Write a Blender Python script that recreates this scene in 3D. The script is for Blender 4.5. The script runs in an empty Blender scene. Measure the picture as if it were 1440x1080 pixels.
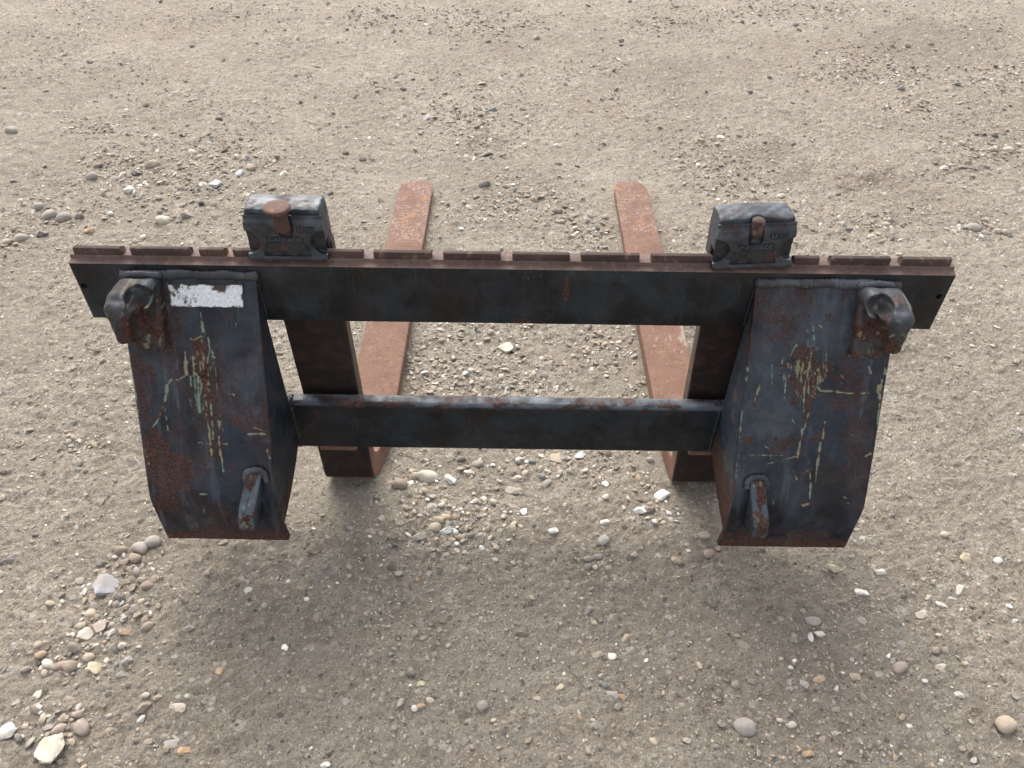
import bpy, bmesh, math, random
import numpy as np
from mathutils import Vector, Matrix

random.seed(7)
rng = np.random.default_rng(11)
S = bpy.context.scene
COL = S.collection

# ------------------------------------------------------------------ camera
PITCH, ROLL, CAMH, FOC = 43.4, 0.80, 1.39, 1082.0      # focal length in pixels of a 1440 px wide frame
cam_d = bpy.data.cameras.new("camera")
cam = bpy.data.objects.new("camera", cam_d)
COL.objects.link(cam)
cam_d.sensor_width = 36.0
cam_d.lens = FOC / 1440 * 36.0
cam_d.clip_start = 0.02
cam_d.clip_end = 500
cam.matrix_world = (Matrix.Translation((0, 0, CAMH)) @ Matrix.Rotation(math.radians(90 - PITCH), 4, 'X')
                    @ Matrix.Rotation(math.radians(ROLL), 4, 'Z'))
S.camera = cam

# ------------------------------------------------------------------ sky, sun, exposure
SUN_EL, SUN_AZ = 46.0, -18.0        # azimuth measured from +Y (beyond the forks), negative = left
w = bpy.data.worlds.new("World")
S.world = w
w.use_nodes = True
nt = w.node_tree
nt.nodes.clear()
sky = nt.nodes.new("ShaderNodeTexSky")
sky.sky_type = 'NISHITA'
sky.sun_disc = False
sky.sun_elevation = math.radians(SUN_EL)
sky.sun_rotation = math.radians(SUN_AZ)
sky.air_density = 1.0
sky.dust_density = 4.0
hs = nt.nodes.new("ShaderNodeHueSaturation")
hs.inputs['Saturation'].default_value = 0.30         # overcast: nearly colourless
bg = nt.nodes.new("ShaderNodeBackground")
bg.inputs['Strength'].default_value = 0.15
wo = nt.nodes.new("ShaderNodeOutputWorld")
nt.links.new(sky.outputs[0], hs.inputs['Color'])
nt.links.new(hs.outputs[0], bg.inputs['Color'])
nt.links.new(bg.outputs[0], wo.inputs[0])

sd = bpy.data.lights.new("sun", 'SUN')
sd.energy = 0.55
sd.angle = math.radians(50)
sd.color = (1.0, 0.95, 0.88)
so = bpy.data.objects.new("sun", sd)
COL.objects.link(so)
az, el = math.radians(SUN_AZ), math.radians(SUN_EL)
sdir = Vector((math.sin(az) * math.cos(el), math.cos(az) * math.cos(el), math.sin(el)))
so.rotation_euler = sdir.to_track_quat('Z', 'Y').to_euler()

S.view_settings.view_transform = 'Standard'
S.view_settings.look = 'None'
S.view_settings.gamma = 1.0
S.view_settings.exposure = 1.52

# ------------------------------------------------------------------ pixel <-> place (measured from the photograph)
_P, _R = math.radians(PITCH), math.radians(ROLL)
FW = np.array([0, math.cos(_P), -math.sin(_P)])
DN = np.array([0, -math.sin(_P), -math.cos(_P)])


def at(u, v, z=0.0):
    a, b = (u - 720) / FOC, (v - 540) / FOC
    x = a * math.cos(_R) + b * math.sin(_R)
    y = -a * math.sin(_R) + b * math.cos(_R)
    d = FW + y * DN + x * np.array([1.0, 0, 0])
    t = (z - CAMH) / d[2]
    return d[0] * t, d[1] * t


def pix(P):
    P = np.asarray(P, float) - np.array([0, 0, CAMH])
    z = P @ FW
    x = P[..., 0] / z
    y = (P @ DN) / z
    return 720 + FOC * (x * math.cos(_R) - y * math.sin(_R)), 540 + FOC * (x * math.sin(_R) + y * math.cos(_R)), z


# ------------------------------------------------------------------ numpy noise
def _hash(ix, iy, iz, seed):
    h = (ix.astype(np.int64) * 374761393 + iy.astype(np.int64) * 668265263 + iz.astype(np.int64) * 2147483647 + seed * 1274126177) & 0xFFFFFFFF
    h = ((h ^ (h >> 13)) * 1274126177) & 0xFFFFFFFF
    h = (h ^ (h >> 16)) & 0xFFFF
    return h / 65535.0


def vnoise(x, y, seed=0):
    xi, yi = np.floor(x), np.floor(y)
    fx, fy = x - xi, y - yi
    fx, fy = fx * fx * (3 - 2 * fx), fy * fy * (3 - 2 * fy)
    z = np.zeros_like(xi)
    a, b = _hash(xi, yi, z, seed), _hash(xi + 1, yi, z, seed)
    c, d = _hash(xi, yi + 1, z, seed), _hash(xi + 1, yi + 1, z, seed)
    return (a * (1 - fx) + b * fx) * (1 - fy) + (c * (1 - fx) + d * fx) * fy - 0.5


def fbm(x, y, s, octs, seed=0, gain=0.5):
    r, a = 0, 1.0
    for i in range(octs):
        ca, sa = math.cos(i * 1.3 + .5), math.sin(i * 1.3 + .5)
        r = r + a * vnoise((x * ca - y * sa) / s + 17 * i, (x * sa + y * ca) / s, seed + i)
        a *= gain
        s /= 2.03
    return r


# ------------------------------------------------------------------ node helpers
class NT:
    def __init__(self, name):
        self.m = bpy.data.materials.new(name)
        self.m.use_nodes = True
        self.t = self.m.node_tree
        self.t.nodes.clear()
        self.out = self.t.nodes.new("ShaderNodeOutputMaterial")
        self.b = self.t.nodes.new("ShaderNodeBsdfPrincipled")
        self.t.links.new(self.b.outputs[0], self.out.inputs[0])
        self.co = self.t.nodes.new("ShaderNodeTexCoord").outputs['Object']

    def _in(self, sock, v):
        if isinstance(v, bpy.types.NodeSocket):
            self.t.links.new(v, sock)
        elif v is not None:
            if sock.type == 'RGBA' and isinstance(v, (tuple, list)) and len(v) == 3:
                v = (*v, 1)
            sock.default_value = v

    def noise(self, scale, detail=4, rough=.55, co=None, dist=0.0, out='Fac'):
        n = self.t.nodes.new("ShaderNodeTexNoise")
        self._in(n.inputs['Vector'], co or self.co)
        n.inputs['Scale'].default_value = scale
        n.inputs['Detail'].default_value = detail
        n.inputs['Roughness'].default_value = rough
        n.inputs['Distortion'].default_value = dist
        return n.outputs[out]

    def voro(self, scale, feature='F1', out='Distance', co=None, rnd=1.0):
        n = self.t.nodes.new("ShaderNodeTexVoronoi")
        n.feature = feature
        self._in(n.inputs['Vector'], co or self.co)
        n.inputs['Scale'].default_value = scale
        n.inputs['Randomness'].default_value = rnd
        return n.outputs[out]

    def ramp(self, v, lo, hi, a=0.0, b=1.0):
        n = self.t.nodes.new("ShaderNodeMapRange")
        n.interpolation_type = 'SMOOTHSTEP'
        self._in(n.inputs[0], v)
        n.inputs[1].default_value = lo
        n.inputs[2].default_value = hi
        n.inputs[3].default_value = a
        n.inputs[4].default_value = b
        return n.outputs[0]

    def math(self, op, a, b=None, clamp=False):
        n = self.t.nodes.new("ShaderNodeMath")
        n.operation = op
        n.use_clamp = clamp
        self._in(n.inputs[0], a)
        if b is not None:
            self._in(n.inputs[1], b)
        return n.outputs[0]

    def mix(self, f, a, b, mode='MIX'):
        n = self.t.nodes.new("ShaderNodeMix")
        n.data_type = 'RGBA'
        n.blend_type = mode
        self._in(n.inputs[0], f)
        self._in(n.inputs[6], a)
        self._in(n.inputs[7], b)
        return n.outputs[2]

    def attr(self, name, out='Fac'):
        n = self.t.nodes.new("ShaderNodeAttribute")
        n.attribute_name = name
        return n.outputs[out]

    def mapping(self, scale, co=None):
        n = self.t.nodes.new("ShaderNodeMapping")
        self._in(n.inputs[0], co or self.co)
        n.inputs['Scale'].default_value = scale
        return n.outputs[0]

    def sep(self, co=None):
        n = self.t.nodes.new("ShaderNodeSeparateXYZ")
        self._in(n.inputs[0], co or self.co)
        return n.outputs

    def bump(self, h, dist, strength=1.0, prev=None):
        n = self.t.nodes.new("ShaderNodeBump")
        n.inputs['Strength'].default_value = strength
        n.inputs['Distance'].default_value = dist
        self._in(n.inputs['Height'], h)
        if prev is not None:
            self._in(n.inputs['Normal'], prev)
        return n.outputs[0]

    def done(self, col, rough, normal=None, spec=0.5, metal=0.0):
        self._in(self.b.inputs['Base Color'], col)
        self._in(self.b.inputs['Roughness'], rough)
        self._in(self.b.inputs['Normal'], normal)
        self.b.inputs['Specular IOR Level'].default_value = spec
        self.b.inputs['Metallic'].default_value = metal
        return self.m


RUST = (0.082, 0.032, 0.019)
RUST_D = (0.020, 0.010, 0.0075)
ORANGE = (0.13, 0.050, 0.022)


def paint_mat(name, marks=(), dark=(0.0028, 0.0040, 0.0085), light=(0.013, 0.019, 0.031), rust=0.35, rust_sc=9.0, spec=.28, brown=0.35, rough=.42):
    """old dark blue-black machine paint, scuffed, rust breaking through; attributes wear_* come from the mesh"""
    n = NT(name)
    big = n.noise(9, 7, .68)
    mid = n.noise(38, 5, .65)
    fine = n.noise(260, 3, .6)
    c = n.mix(n.ramp(big, .40, .62), dark, light)
    c = n.mix(n.ramp(n.noise(6.5, 8, .72, co=n.mapping((1, 1, .45))), .50, .60, 0, brown), c, (0.014, 0.0085, 0.007))
    # vertical rub marks
    rub = n.noise(60, 4, .6, co=n.mapping((1, 1, .07)))
    c = n.mix(n.ramp(rub, .60, .76, 0, .30), c, (0.030, 0.037, 0.048))
    c = n.mix(n.ramp(mid, .58, .80, 0, .35), c, (0.026, 0.027, 0.030))
    hair = n.noise(210, 3, .6, co=n.mapping((1, 1, .03)))
    c = n.mix(n.ramp(hair, .66, .74, 0, .35), c, (0.075, 0.085, 0.095))
    hair2 = n.noise(190, 3, .6, co=n.mapping((.05, 1, 1)))
    c = n.mix(n.ramp(hair2, .70, .76, 0, .30), c, (0.070, 0.075, 0.080))
    grime = n.ramp(n.noise(17, 9, .78), .50, .58, 0, .55)
    c = n.mix(grime, c, n.mix(.6, c, (0.004, 0.0045, 0.006)))
    # tiny chips
    chip = n.voro(120, out='Distance')
    c = n.mix(n.math('MULTIPLY', n.ramp(chip, .10, .05), n.ramp(n.noise(14, 3), .60, .66), True), c, (0.20, 0.19, 0.15))
    c = n.mix(n.ramp(n.noise(900, 2, .5), .66, .74, 0, .5), c, (0.07, 0.07, 0.065))
    rm = n.math('MULTIPLY', n.ramp(n.noise(rust_sc, 8, .68), .66 - .22 * rust, .74 - .18 * rust), n.ramp(mid, .30, .60), True)
    rm = n.math('MAXIMUM', rm, n.attr('wear_rust'))
    if marks:
        sx_ = n.sep()
        for mx, mz, wx, wz in marks:
            qx = n.math('MULTIPLY', n.math('SUBTRACT', sx_[0], mx), 1 / wx)
            qz = n.math('MULTIPLY', n.math('SUBTRACT', sx_[2], mz), 1 / wz)
            q_ = n.math('ADD', n.math('MULTIPLY', qx, qx), n.math('MULTIPLY', qz, qz))
            q_ = n.math('ADD', q_, n.math('MULTIPLY', n.math('SUBTRACT', n.noise(90, 4), .5), 2.6))
            rm = n.math('MAXIMUM', rm, n.ramp(q_, 1.0, .6, 0, .9))
    rc = n.mix(n.ramp(fine, .35, .65), RUST_D, RUST)
    rc = n.mix(n.ramp(n.noise(55, 5), .60, .75, 0, .6), rc, ORANGE)
    c = n.mix(rm, c, rc)
    c = n.mix(n.attr('wear_and_sheen'), c, n.mix(n.ramp(mid, .3, .7), (0.055, 0.070, 0.090), (0.12, 0.145, 0.165)))
    gc = n.mix(n.ramp(n.noise(30, 3), .40, .60), (0.15, 0.215, 0.170), (0.22, 0.205, 0.12))
    c = n.mix(n.attr('wear_green'), c, gc)
    dust = n.ramp(n.noise(16, 6, .7), .46, .75, 0, .05)
    c = n.mix(dust, c, (0.24, 0.20, 0.16))
    r = n.ramp(n.noise(30, 6, .7), .35, .65, rough - .10, rough + .18)
    r = n.math('ADD', r, n.math('MULTIPLY', rm, .35), True)
    nb = n.bump(n.noise(420, 3, .6), .0006, .35)
    nb = n.bump(n.noise(26, 4, .6), .0025, .35, nb)
    nb = n.bump(n.math('MULTIPLY', rm, fine), .0012, .8, nb)
    return n.done(c, r, nb, spec)


def rust_mat(name, a=(0.165, 0.088, 0.058), b=(0.120, 0.062, 0.041), rough=.8, dark=.0):
    n = NT(name)
    c = n.mix(n.ramp(n.noise(9, 6, .65), .35, .65), a, b)
    c = n.mix(n.ramp(n.noise(60, 5, .65), .52, .72, 0, .5), c, (0.24, 0.15, 0.115))
    c = n.mix(n.ramp(n.noise(130, 4, .6), .52, .68, 0, .55), c, (0.06, 0.028, 0.02))
    c = n.mix(n.ramp(n.noise(24, 6, .7), .62, .72, 0, .45), c, (0.27, 0.115, 0.045))
    # scraped, dusty tip
    tip = n.attr('wear_tip')
    t1 = n.mix(n.ramp(n.noise(110, 7, .8), .44, .64), (0.115, 0.060, 0.045), (0.30, 0.205, 0.150))
    t1 = n.mix(n.ramp(n.noise(60, 6, .8), .60, .70, 0, .7), t1, (0.42, 0.34, 0.27))
    t1 = n.mix(n.ramp(n.noise(22, 4), .55, .68, 0, .7), t1, (0.30, 0.13, 0.045))
    c = n.mix(tip, c, t1)
    # paint left on the shank
    pm = n.attr('wear_paint')
    pc = n.mix(n.ramp(n.noise(30, 5, .7), .45, .62), (0.006, 0.005, 0.005), (0.024, 0.012, 0.009))
    c = n.mix(pm, c, pc)
    ed = n.attr('wear_side')
    sc = n.mix(n.ramp(n.noise(40, 4), .40, .62), (0.060, 0.052, 0.040), (0.10, 0.065, 0.045))
    c = n.mix(ed, c, sc)
    c = n.mix(n.attr('wear_dust'), c, (0.38, 0.32, 0.25))
    nb = n.bump(n.noise(330, 4, .7), .0007, .6)
    nb = n.bump(n.noise(45, 4, .6), .0018, .4, nb)
    if dark:
        c = n.mix(dark, c, (0.02, 0.013, 0.011))
    return n.done(c, rough, nb, .3)


M = {}
M['paint'] = paint_mat('dark_blue_paint')
M['paint_bar'] = paint_mat('dark_bar_paint', marks=((.092, .595, .006, .030), (.018, .522, .016, .007)), dark=(0.0045, 0.0045, 0.0052), light=(0.014, 0.020, 0.026), rust=.22, brown=.55)
M['paint_blue'] = paint_mat('worn_blue_paint', dark=(0.010, 0.013, 0.018), light=(0.030, 0.042, 0.056), rust=.25)
M['cast'] = paint_mat('cast_steel', dark=(0.015, 0.012, 0.011), light=(0.040, 0.041, 0.044), rust=.75, rust_sc=22, spec=.28, brown=.9, rough=.52)
M['cover'] = paint_mat('latch_paint', dark=(0.006, 0.007, 0.009), light=(0.013, 0.017, 0.022), rust=.15, rust_sc=30, spec=.42, rough=.40)
M['pin_dark'] = rust_mat('pin_dark_rust', a=(0.055, 0.032, 0.025), b=(0.035, 0.020, 0.016), rough=.75)
M['letter'] = paint_mat('worn_letter_paint', dark=(0.022, 0.025, 0.030), light=(0.05, 0.06, 0.07), rust=.1)
M['weld'] = paint_mat('weld_bead_paint', dark=(0.028, 0.030, 0.034), light=(0.070, 0.076, 0.086), rust=.3, rust_sc=40)
M['rust'] = rust_mat('fork_rust')
M['tooth'] = rust_mat('bar_rust', a=(0.070, 0.042, 0.034), b=(0.038, 0.024, 0.020), rough=.7)
M['ledge'] = rust_mat('ledge_rust', a=(0.135, 0.088, 0.072), b=(0.085, 0.053, 0.043), rough=.7)
M['pin'] = rust_mat('pin_rust', a=(0.115, 0.055, 0.038), b=(0.062, 0.032, 0.024), rough=.75)

n = NT('worn_white_sticker')
f = n.noise(120, 6, .75, co=n.mapping((1, 1, .6)))
f2 = n.noise(22, 5, .7)
sx = n.sep()
msk = n.ramp(n.math('ADD', n.math('MULTIPLY', f, .55), n.math('MULTIPLY', f2, .75)), .66, .76)
msk = n.math('MAXIMUM', msk, n.attr('wear_edge'))
c = n.mix(n.ramp(n.noise(200, 3), .3, .7), (0.66, 0.67, 0.68), (0.50, 0.50, 0.50))
c = n.mix(msk, c, (0.035, 0.022, 0.018))
M['sticker'] = n.done(c, .55, n.bump(msk, .0004, .5), .4)

n = NT('hole_dark')
M['hole'] = n.done((0.006, 0.005, 0.005), .9)


def stone_mat(name, use_attr):
    n = NT(name)
    if use_attr:
        base = n.attr('stone_col', 'Color')
        co = n.t.nodes.new("ShaderNodeNewGeometry").outputs['Position']
    else:
        oi = n.t.nodes.new("ShaderNodeObjectInfo")
        base = oi.outputs['Color']
        co = n.t.nodes.new("ShaderNodeNewGeometry").outputs['Position']
    c = n.mix(n.ramp(n.noise(130, 5, .65, co=co), .35, .70, 0, .42), base, (0.42, 0.37, 0.31))
    c = n.mix(n.ramp(n.noise(420, 3, .6, co=co), .52, .70, 0, .45), c, n.mix(.65, base, (0.03, 0.025, 0.02)))
    c = n.mix(n.ramp(n.noise(35, 3, .5, co=co), .40, .66, 0, .5), c, (0.27, 0.215, 0.165))
    nb = n.bump(n.noise(500, 4, .65, co=co), .0008, .5)
    return n.done(c, .78, nb, .3)


M['stone'] = stone_mat('stone', False)
M['gravel'] = stone_mat('gravel', True)

# ground: packed dusty hoggin with grit, flakes and darker damp stains, with some foreground shade painted in
n = NT('packed_dirt')
co = n.co
c = n.mix(n.ramp(n.noise(2.2, 7, .62), .36, .64), (0.352, 0.299, 0.233), (0.462, 0.402, 0.320))
c = n.mix(n.ramp(n.noise(11, 6, .68), .42, .68, 0, .60), c, (0.31, 0.262, 0.204))
c = n.mix(n.ramp(n.noise(0.9, 5, .6), .48, .66, 0, .40), c, (0.345, 0.275, 0.208))
c = n.mix(n.ramp(n.noise(55, 8, .80), .53, .60, 0, .50), c, (0.200, 0.158, 0.122))
c = n.mix(n.ramp(n.noise(75, 6, .75), .46, .62, 0, .55), c, (0.50, 0.44, 0.36))
c = n.mix(n.ramp(n.noise(240, 4, .70), .48, .66, 0, .62), c, (0.17, 0.135, 0.105))
c = n.mix(n.ramp(n.noise(26, 8, .75), .52, .62, 0, .45), c, (0.235, 0.190, 0.146))
c = n.mix(n.ramp(n.noise(520, 3, .6), .60, .70, 0, .8), c, (0.62, 0.57, 0.49))
c = n.mix(n.attr('damp_shade'), c, (0.130, 0.095, 0.070))
# flush pebbles and flakes, each with a tone of its own
hb = None
for sc, thr, amt, gate in ((30, .20, .45, .76), (62, .20, .72, .62), (115, .20, .85, .48), (260, .22, .9, .30)):
    wob = n.t.nodes.new("ShaderNodeVectorMath"); wob.operation = 'ADD'
    sca = n.t.nodes.new("ShaderNodeVectorMath"); sca.operation = 'SCALE'
    n._in(sca.inputs[0], n.noise(sc * 1.7, 3, .6, out='Color')); sca.inputs['Scale'].default_value = .55 / sc
    n._in(wob.inputs[0], co); n._in(wob.inputs[1], sca.outputs[0])
    d = n.voro(sc, 'F1', 'Distance', co=wob.outputs[0])
    cc = n.voro(sc, 'F1', 'Color', co=wob.outputs[0])
    s3 = n.sep(cc)
    size = n.math('MULTIPLY', n.ramp(s3[0], gate, 1.0, 0, 1.0), .42)
    mk = n.ramp(n.math('SUBTRACT', size, d), 0.0, .05)
    tone = n.mix(n.ramp(s3[1], .30, .48), (0.135, 0.118, 0.102), (0.64, 0.59, 0.50))  # dark tone: dark chips, also painted small shadows where relief is weak
    tone = n.mix(n.ramp(s3[2], .78, .86, 0, .55), tone, (0.42, 0.27, 0.12))
    tone = n.mix(n.ramp(s3[2], .16, .08, 0, .8), tone, (0.20, 0.21, 0.22))
    c = n.mix(n.math('MULTIPLY', mk, amt), c, tone)
    hb = mk if hb is None else n.math('ADD', hb, n.math('MULTIPLY', mk, 42.0 / sc))
nb = n.bump(n.noise(38, 10, .82), .020, .9)
nb = n.bump(n.noise(170, 8, .80), .009, .9, nb)
nb = n.bump(n.noise(900, 4, .7), .0012, .7, nb)
nb = n.bump(hb, .0045, .8, nb)
M['ground'] = n.done(c, .95, nb, .18)

n = NT('dry_twig')
M['twig'] = n.done(n.mix(n.ramp(n.noise(90, 4), .4, .6), (0.10, 0.065, 0.045), (0.25, 0.18, 0.12)), .85)


# ------------------------------------------------------------------ object helpers
def thing(name, label, cat, loc=(0, 0, 0), group=None):
    o = bpy.data.objects.new(name, None)
    o.empty_display_size = .05
    COL.objects.link(o)
    o.location = loc
    o['label'] = label
    o['category'] = cat
    if group:
        o['group'] = group
    return o


def origin_of(p):
    v = Vector((0, 0, 0))
    while p is not None:
        v = v + Vector(p.location)
        p = p.parent
    return v


def link(name, me, mat, parent=None, label=None):
    """me holds WORLD coordinates; they are moved into the parent's frame"""
    o = bpy.data.objects.new(name, me)
    COL.objects.link(o)
    me.name = name
    if mat is not None:
        me.materials.clear()
        me.materials.append(mat)
    if parent is not None:
        off = origin_of(parent)
        if off.length:
            me.transform(Matrix.Translation(-off))
        o.parent = parent
    if label:
        o['label'] = label
    return o


def from_bm(bm, smooth=True, angle=35):
    bmesh.ops.recalc_face_normals(bm, faces=bm.faces[:])
    me = bpy.data.meshes.new("m")
    bm.to_mesh(me)
    bm.free()
    if smooth:
        sharp(me, angle)
    return me


def sharp(me, angle=35):
    me.polygons.foreach_set('use_smooth', np.ones(len(me.polygons), bool))
    me.set_sharp_from_angle(angle=math.radians(angle))


def np_mesh(V, Fq, smooth=True, angle=None):
    me = bpy.data.meshes.new("m")
    V = np.asarray(V, np.float32)
    Fq = np.asarray(Fq, np.int32)
    k = Fq.shape[1]
    me.vertices.add(len(V))
    me.vertices.foreach_set('co', V.ravel())
    me.loops.add(Fq.size)
    me.loops.foreach_set('vertex_index', Fq.ravel())
    me.polygons.add(len(Fq))
    me.polygons.foreach_set('loop_start', np.arange(0, Fq.size, k, dtype=np.int32))
    me.polygons.foreach_set('loop_total', np.full(len(Fq), k, np.int32))
    me.update(calc_edges=True)
    me.validate()
    if smooth:
        me.polygons.foreach_set('use_smooth', np.ones(len(me.polygons), bool))
    if angle:
        me.set_sharp_from_angle(angle=math.radians(angle))
    return me


def set_attr(me, name, arr):
    a = me.attributes.new(name, 'FLOAT', 'POINT')
    a.data.foreach_set('value', np.asarray(arr, np.float32))


def verts(me):
    a = np.empty(len(me.vertices) * 3, np.float32)
    me.vertices.foreach_get('co', a)
    return a.reshape(-1, 3)


def extrude_x(prof, x0, x1, bev=.0015, nx=1):
    """closed (y,z) profile run along x"""
    bm = bmesh.new()
    vs = [bm.verts.new((x0, y, z)) for y, z in prof]
    f = bm.faces.new(vs)
    r = bmesh.ops.extrude_face_region(bm, geom=[f])
    for g in r['geom']:
        if isinstance(g, bmesh.types.BMVert):
            g.co.x = x1
    bmesh.ops.recalc_face_normals(bm, faces=bm.faces[:])
    if bev:
        bmesh.ops.bevel(bm, geom=bm.edges[:], offset=bev, segments=2, affect='EDGES', profile=.6, clamp_overlap=True)
    return bm


def boxbm(lo, hi, bev=.002):
    return extrude_x([(lo[1], lo[2]), (hi[1], lo[2]), (hi[1], hi[2]), (lo[1], hi[2])], lo[0], hi[0], bev)


def cut(me, cutters):
    """boolean difference with a list of meshes"""
    o = bpy.data.objects.new("tmp", me)
    COL.objects.link(o)
    tmp = [o]
    for c in cutters:
        oc = bpy.data.objects.new("tmpc", c)
        COL.objects.link(oc)
        tmp.append(oc)
        md = o.modifiers.new("b", 'BOOLEAN')
        md.operation = 'DIFFERENCE'
        md.solver = 'EXACT'
        md.object = oc
    dg = bpy.context.evaluated_depsgraph_get()
    res = bpy.data.meshes.new_from_object(o.evaluated_get(dg))
    for t in tmp:
        bpy.data.objects.remove(t)
    sharp(res)
    return res


def cyl(p0, p1, r, seg=24):
    p0, p1 = Vector(p0), Vector(p1)
    d = p1 - p0
    bm = bmesh.new()
    bmesh.ops.create_cone(bm, cap_ends=True, segments=seg, radius1=r, radius2=r, depth=d.length)
    q = d.to_track_quat('Z', 'Y').to_matrix().to_4x4()
    bm.transform(Matrix.Translation((p0 + p1) / 2) @ q)
    me = bpy.data.meshes.new("c")
    bm.to_mesh(me)
    bm.free()
    return me


# signed-distance castings -> surface nets
def surface_nets(f, lo, hi, h):
    lo, hi = np.array(lo, float), np.array(hi, float)
    nn = np.ceil((hi - lo) / h).astype(int) + 1
    ax = [lo[i] + h * np.arange(nn[i]) for i in range(3)]
    X, Y, Z = np.meshgrid(*ax, indexing='ij')
    D = f(X, Y, Z)
    sgn = D < 0
    cells = tuple(n_ - 1 for n_ in nn)
    acc = np.zeros(cells + (3,))
    cnt = np.zeros(cells)
    for a in range(3):
        sl0 = [slice(None)] * 3; sl1 = [slice(None)] * 3
        sl0[a] = slice(0, -1); sl1[a] = slice(1, None)
        d0, d1 = D[tuple(sl0)], D[tuple(sl1)]
        cr = (sgn[tuple(sl0)] != sgn[tuple(sl1)])
        t = np.where(cr, d0 / np.where(np.abs(d0 - d1) < 1e-12, 1, d0 - d1), 0)
        P = np.stack([X[tuple(sl0)], Y[tuple(sl0)], Z[tuple(sl0)]], -1)
        P[..., a] += t * h
        o = [b for b in range(3) if b != a]
        for s0 in (0, 1):
            for s1 in (0, 1):
                s = [slice(None)] * 3
                s[o[0]] = slice(s0, s0 + cells[o[0]])
                s[o[1]] = slice(s1, s1 + cells[o[1]])
                m = cr[tuple(s)]
                acc += np.where(m[..., None], P[tuple(s)], 0)
                cnt += m
    act = cnt > 0
    idx = -np.ones(cells, int)
    idx[act] = np.arange(act.sum())
    V = acc[act] / cnt[act][:, None]
    quads = []
    for a in range(3):
        o = [b for b in range(3) if b != a]
        s0 = [slice(1, -1)] * 3; s1 = [slice(1, -1)] * 3
        s0[a] = slice(0, -1); s1[a] = slice(1, None)
        A, B = sgn[tuple(s0)], sgn[tuple(s1)]
        cr = A != B
        ii = np.argwhere(cr)
        if not len(ii):
            continue
        base = ii.copy()
        base[:, o[0]] += 1
        base[:, o[1]] += 1
        def g(d0, d1):
            q = base.copy(); q[:, o[0]] += d0; q[:, o[1]] += d1
            return idx[q[:, 0], q[:, 1], q[:, 2]]
        q = np.stack([g(-1, -1), g(0, -1), g(0, 0), g(-1, 0)], 1)
        inside_first = A[cr]
        flip = inside_first if a != 1 else ~inside_first
        q[~flip] = q[~flip][:, ::-1]
        quads.append(q)
    Q = np.concatenate(quads)
    Q = Q[(Q >= 0).all(1)]
    return V, Q


def sd_box(X, Y, Z, c, half, r):
    qx, qy, qz = np.abs(X - c[0]) - half[0] + r, np.abs(Y - c[1]) - half[1] + r, np.abs(Z - c[2]) - half[2] + r
    return np.sqrt(np.maximum(qx, 0) ** 2 + np.maximum(qy, 0) ** 2 + np.maximum(qz, 0) ** 2) + np.minimum(np.maximum(qx, np.maximum(qy, qz)), 0) - r


def sd_ell(X, Y, Z, c, r):
    k = np.sqrt(((X - c[0]) / r[0]) ** 2 + ((Y - c[1]) / r[1]) ** 2 + ((Z - c[2]) / r[2]) ** 2)
    return (k - 1) * min(r)


def sd_cap(X, Y, Z, a, b, r):
    a, b = np.array(a), np.array(b)
    d = b - a
    t = np.clip(((X - a[0]) * d[0] + (Y - a[1]) * d[1] + (Z - a[2]) * d[2]) / (d @ d), 0, 1)
    return np.sqrt((X - a[0] - t * d[0]) ** 2 + (Y - a[1] - t * d[1]) ** 2 + (Z - a[2] - t * d[2]) ** 2) - r


def sd_poly(U, V, pts):
    """signed distance to a closed polygon in two coordinates"""
    pts = np.array(pts, float)
    d = np.full(U.shape, 1e9)
    s = np.ones(U.shape)
    N = len(pts)
    for i in range(N):
        a, b = pts[i], pts[(i - 1) % N]
        e = b - a
        wx, wy = U - a[0], V - a[1]
        t = np.clip((wx * e[0] + wy * e[1]) / (e @ e), 0, 1)
        d = np.minimum(d, (wx - e[0] * t) ** 2 + (wy - e[1] * t) ** 2)
        c1, c2, c3 = V >= a[1], V < b[1], e[0] * wy > e[1] * wx
        fl = (c1 & c2 & c3) | (~c1 & ~c2 & ~c3)
        s = np.where(fl, -s, s)
    return s * np.sqrt(d)


def smin(a, b, k):
    h = np.clip(.5 + .5 * (b - a) / k, 0, 1)
    return b * (1 - h) + a * h - k * h * (1 - h)


def smax(a, b, k):
    return -smin(-a, -b, k)


# ================================================================== the fork carriage
XL, XR = -0.7565, 0.7520             # ends of the top bar
YB = 1.083                            # front face of the bars
carriage = thing('fork_carriage', 'dark blue-black steel fork carriage with notched rusty top bar and two wide brackets', 'fork carriage', (0, 1.10, 0))

# --- top bar
bar_prof = [(YB, .5155), (YB + .039, .5155), (YB + .039, .6425), (YB + .013, .6425), (YB + .013, .6360), (YB, .6335)]
bm = extrude_x(bar_prof, XL, XR, 0)
fr = [e for e in bm.edges if e.calc_length() > .05 or abs(e.verts[0].co.x - e.verts[1].co.x) > .1]
bmesh.ops.bevel(bm, geom=fr, offset=.002, segments=2, affect='EDGES', profile=.6)
me = from_bm(bm)
holes = []
for u, v in ((118, 402), (1320, 417)):
    a, b = (u - 720) / FOC, (v - 540) / FOC
    x = a * math.cos(_R) + b * math.sin(_R); y = -a * math.sin(_R) + b * math.cos(_R)
    d = FW + y * DN + x * np.array([1., 0, 0]); t = YB / d[1]
    holes.append(cyl((d[0] * t, YB - .02, CAMH + d[2] * t), (d[0] * t, YB + .07, CAMH + d[2] * t), .0055))
me = cut(me, holes)
me.materials.clear()
bar = link('top_bar', me, M['paint_bar'], carriage)
me.materials.append(M['ledge'])
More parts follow.
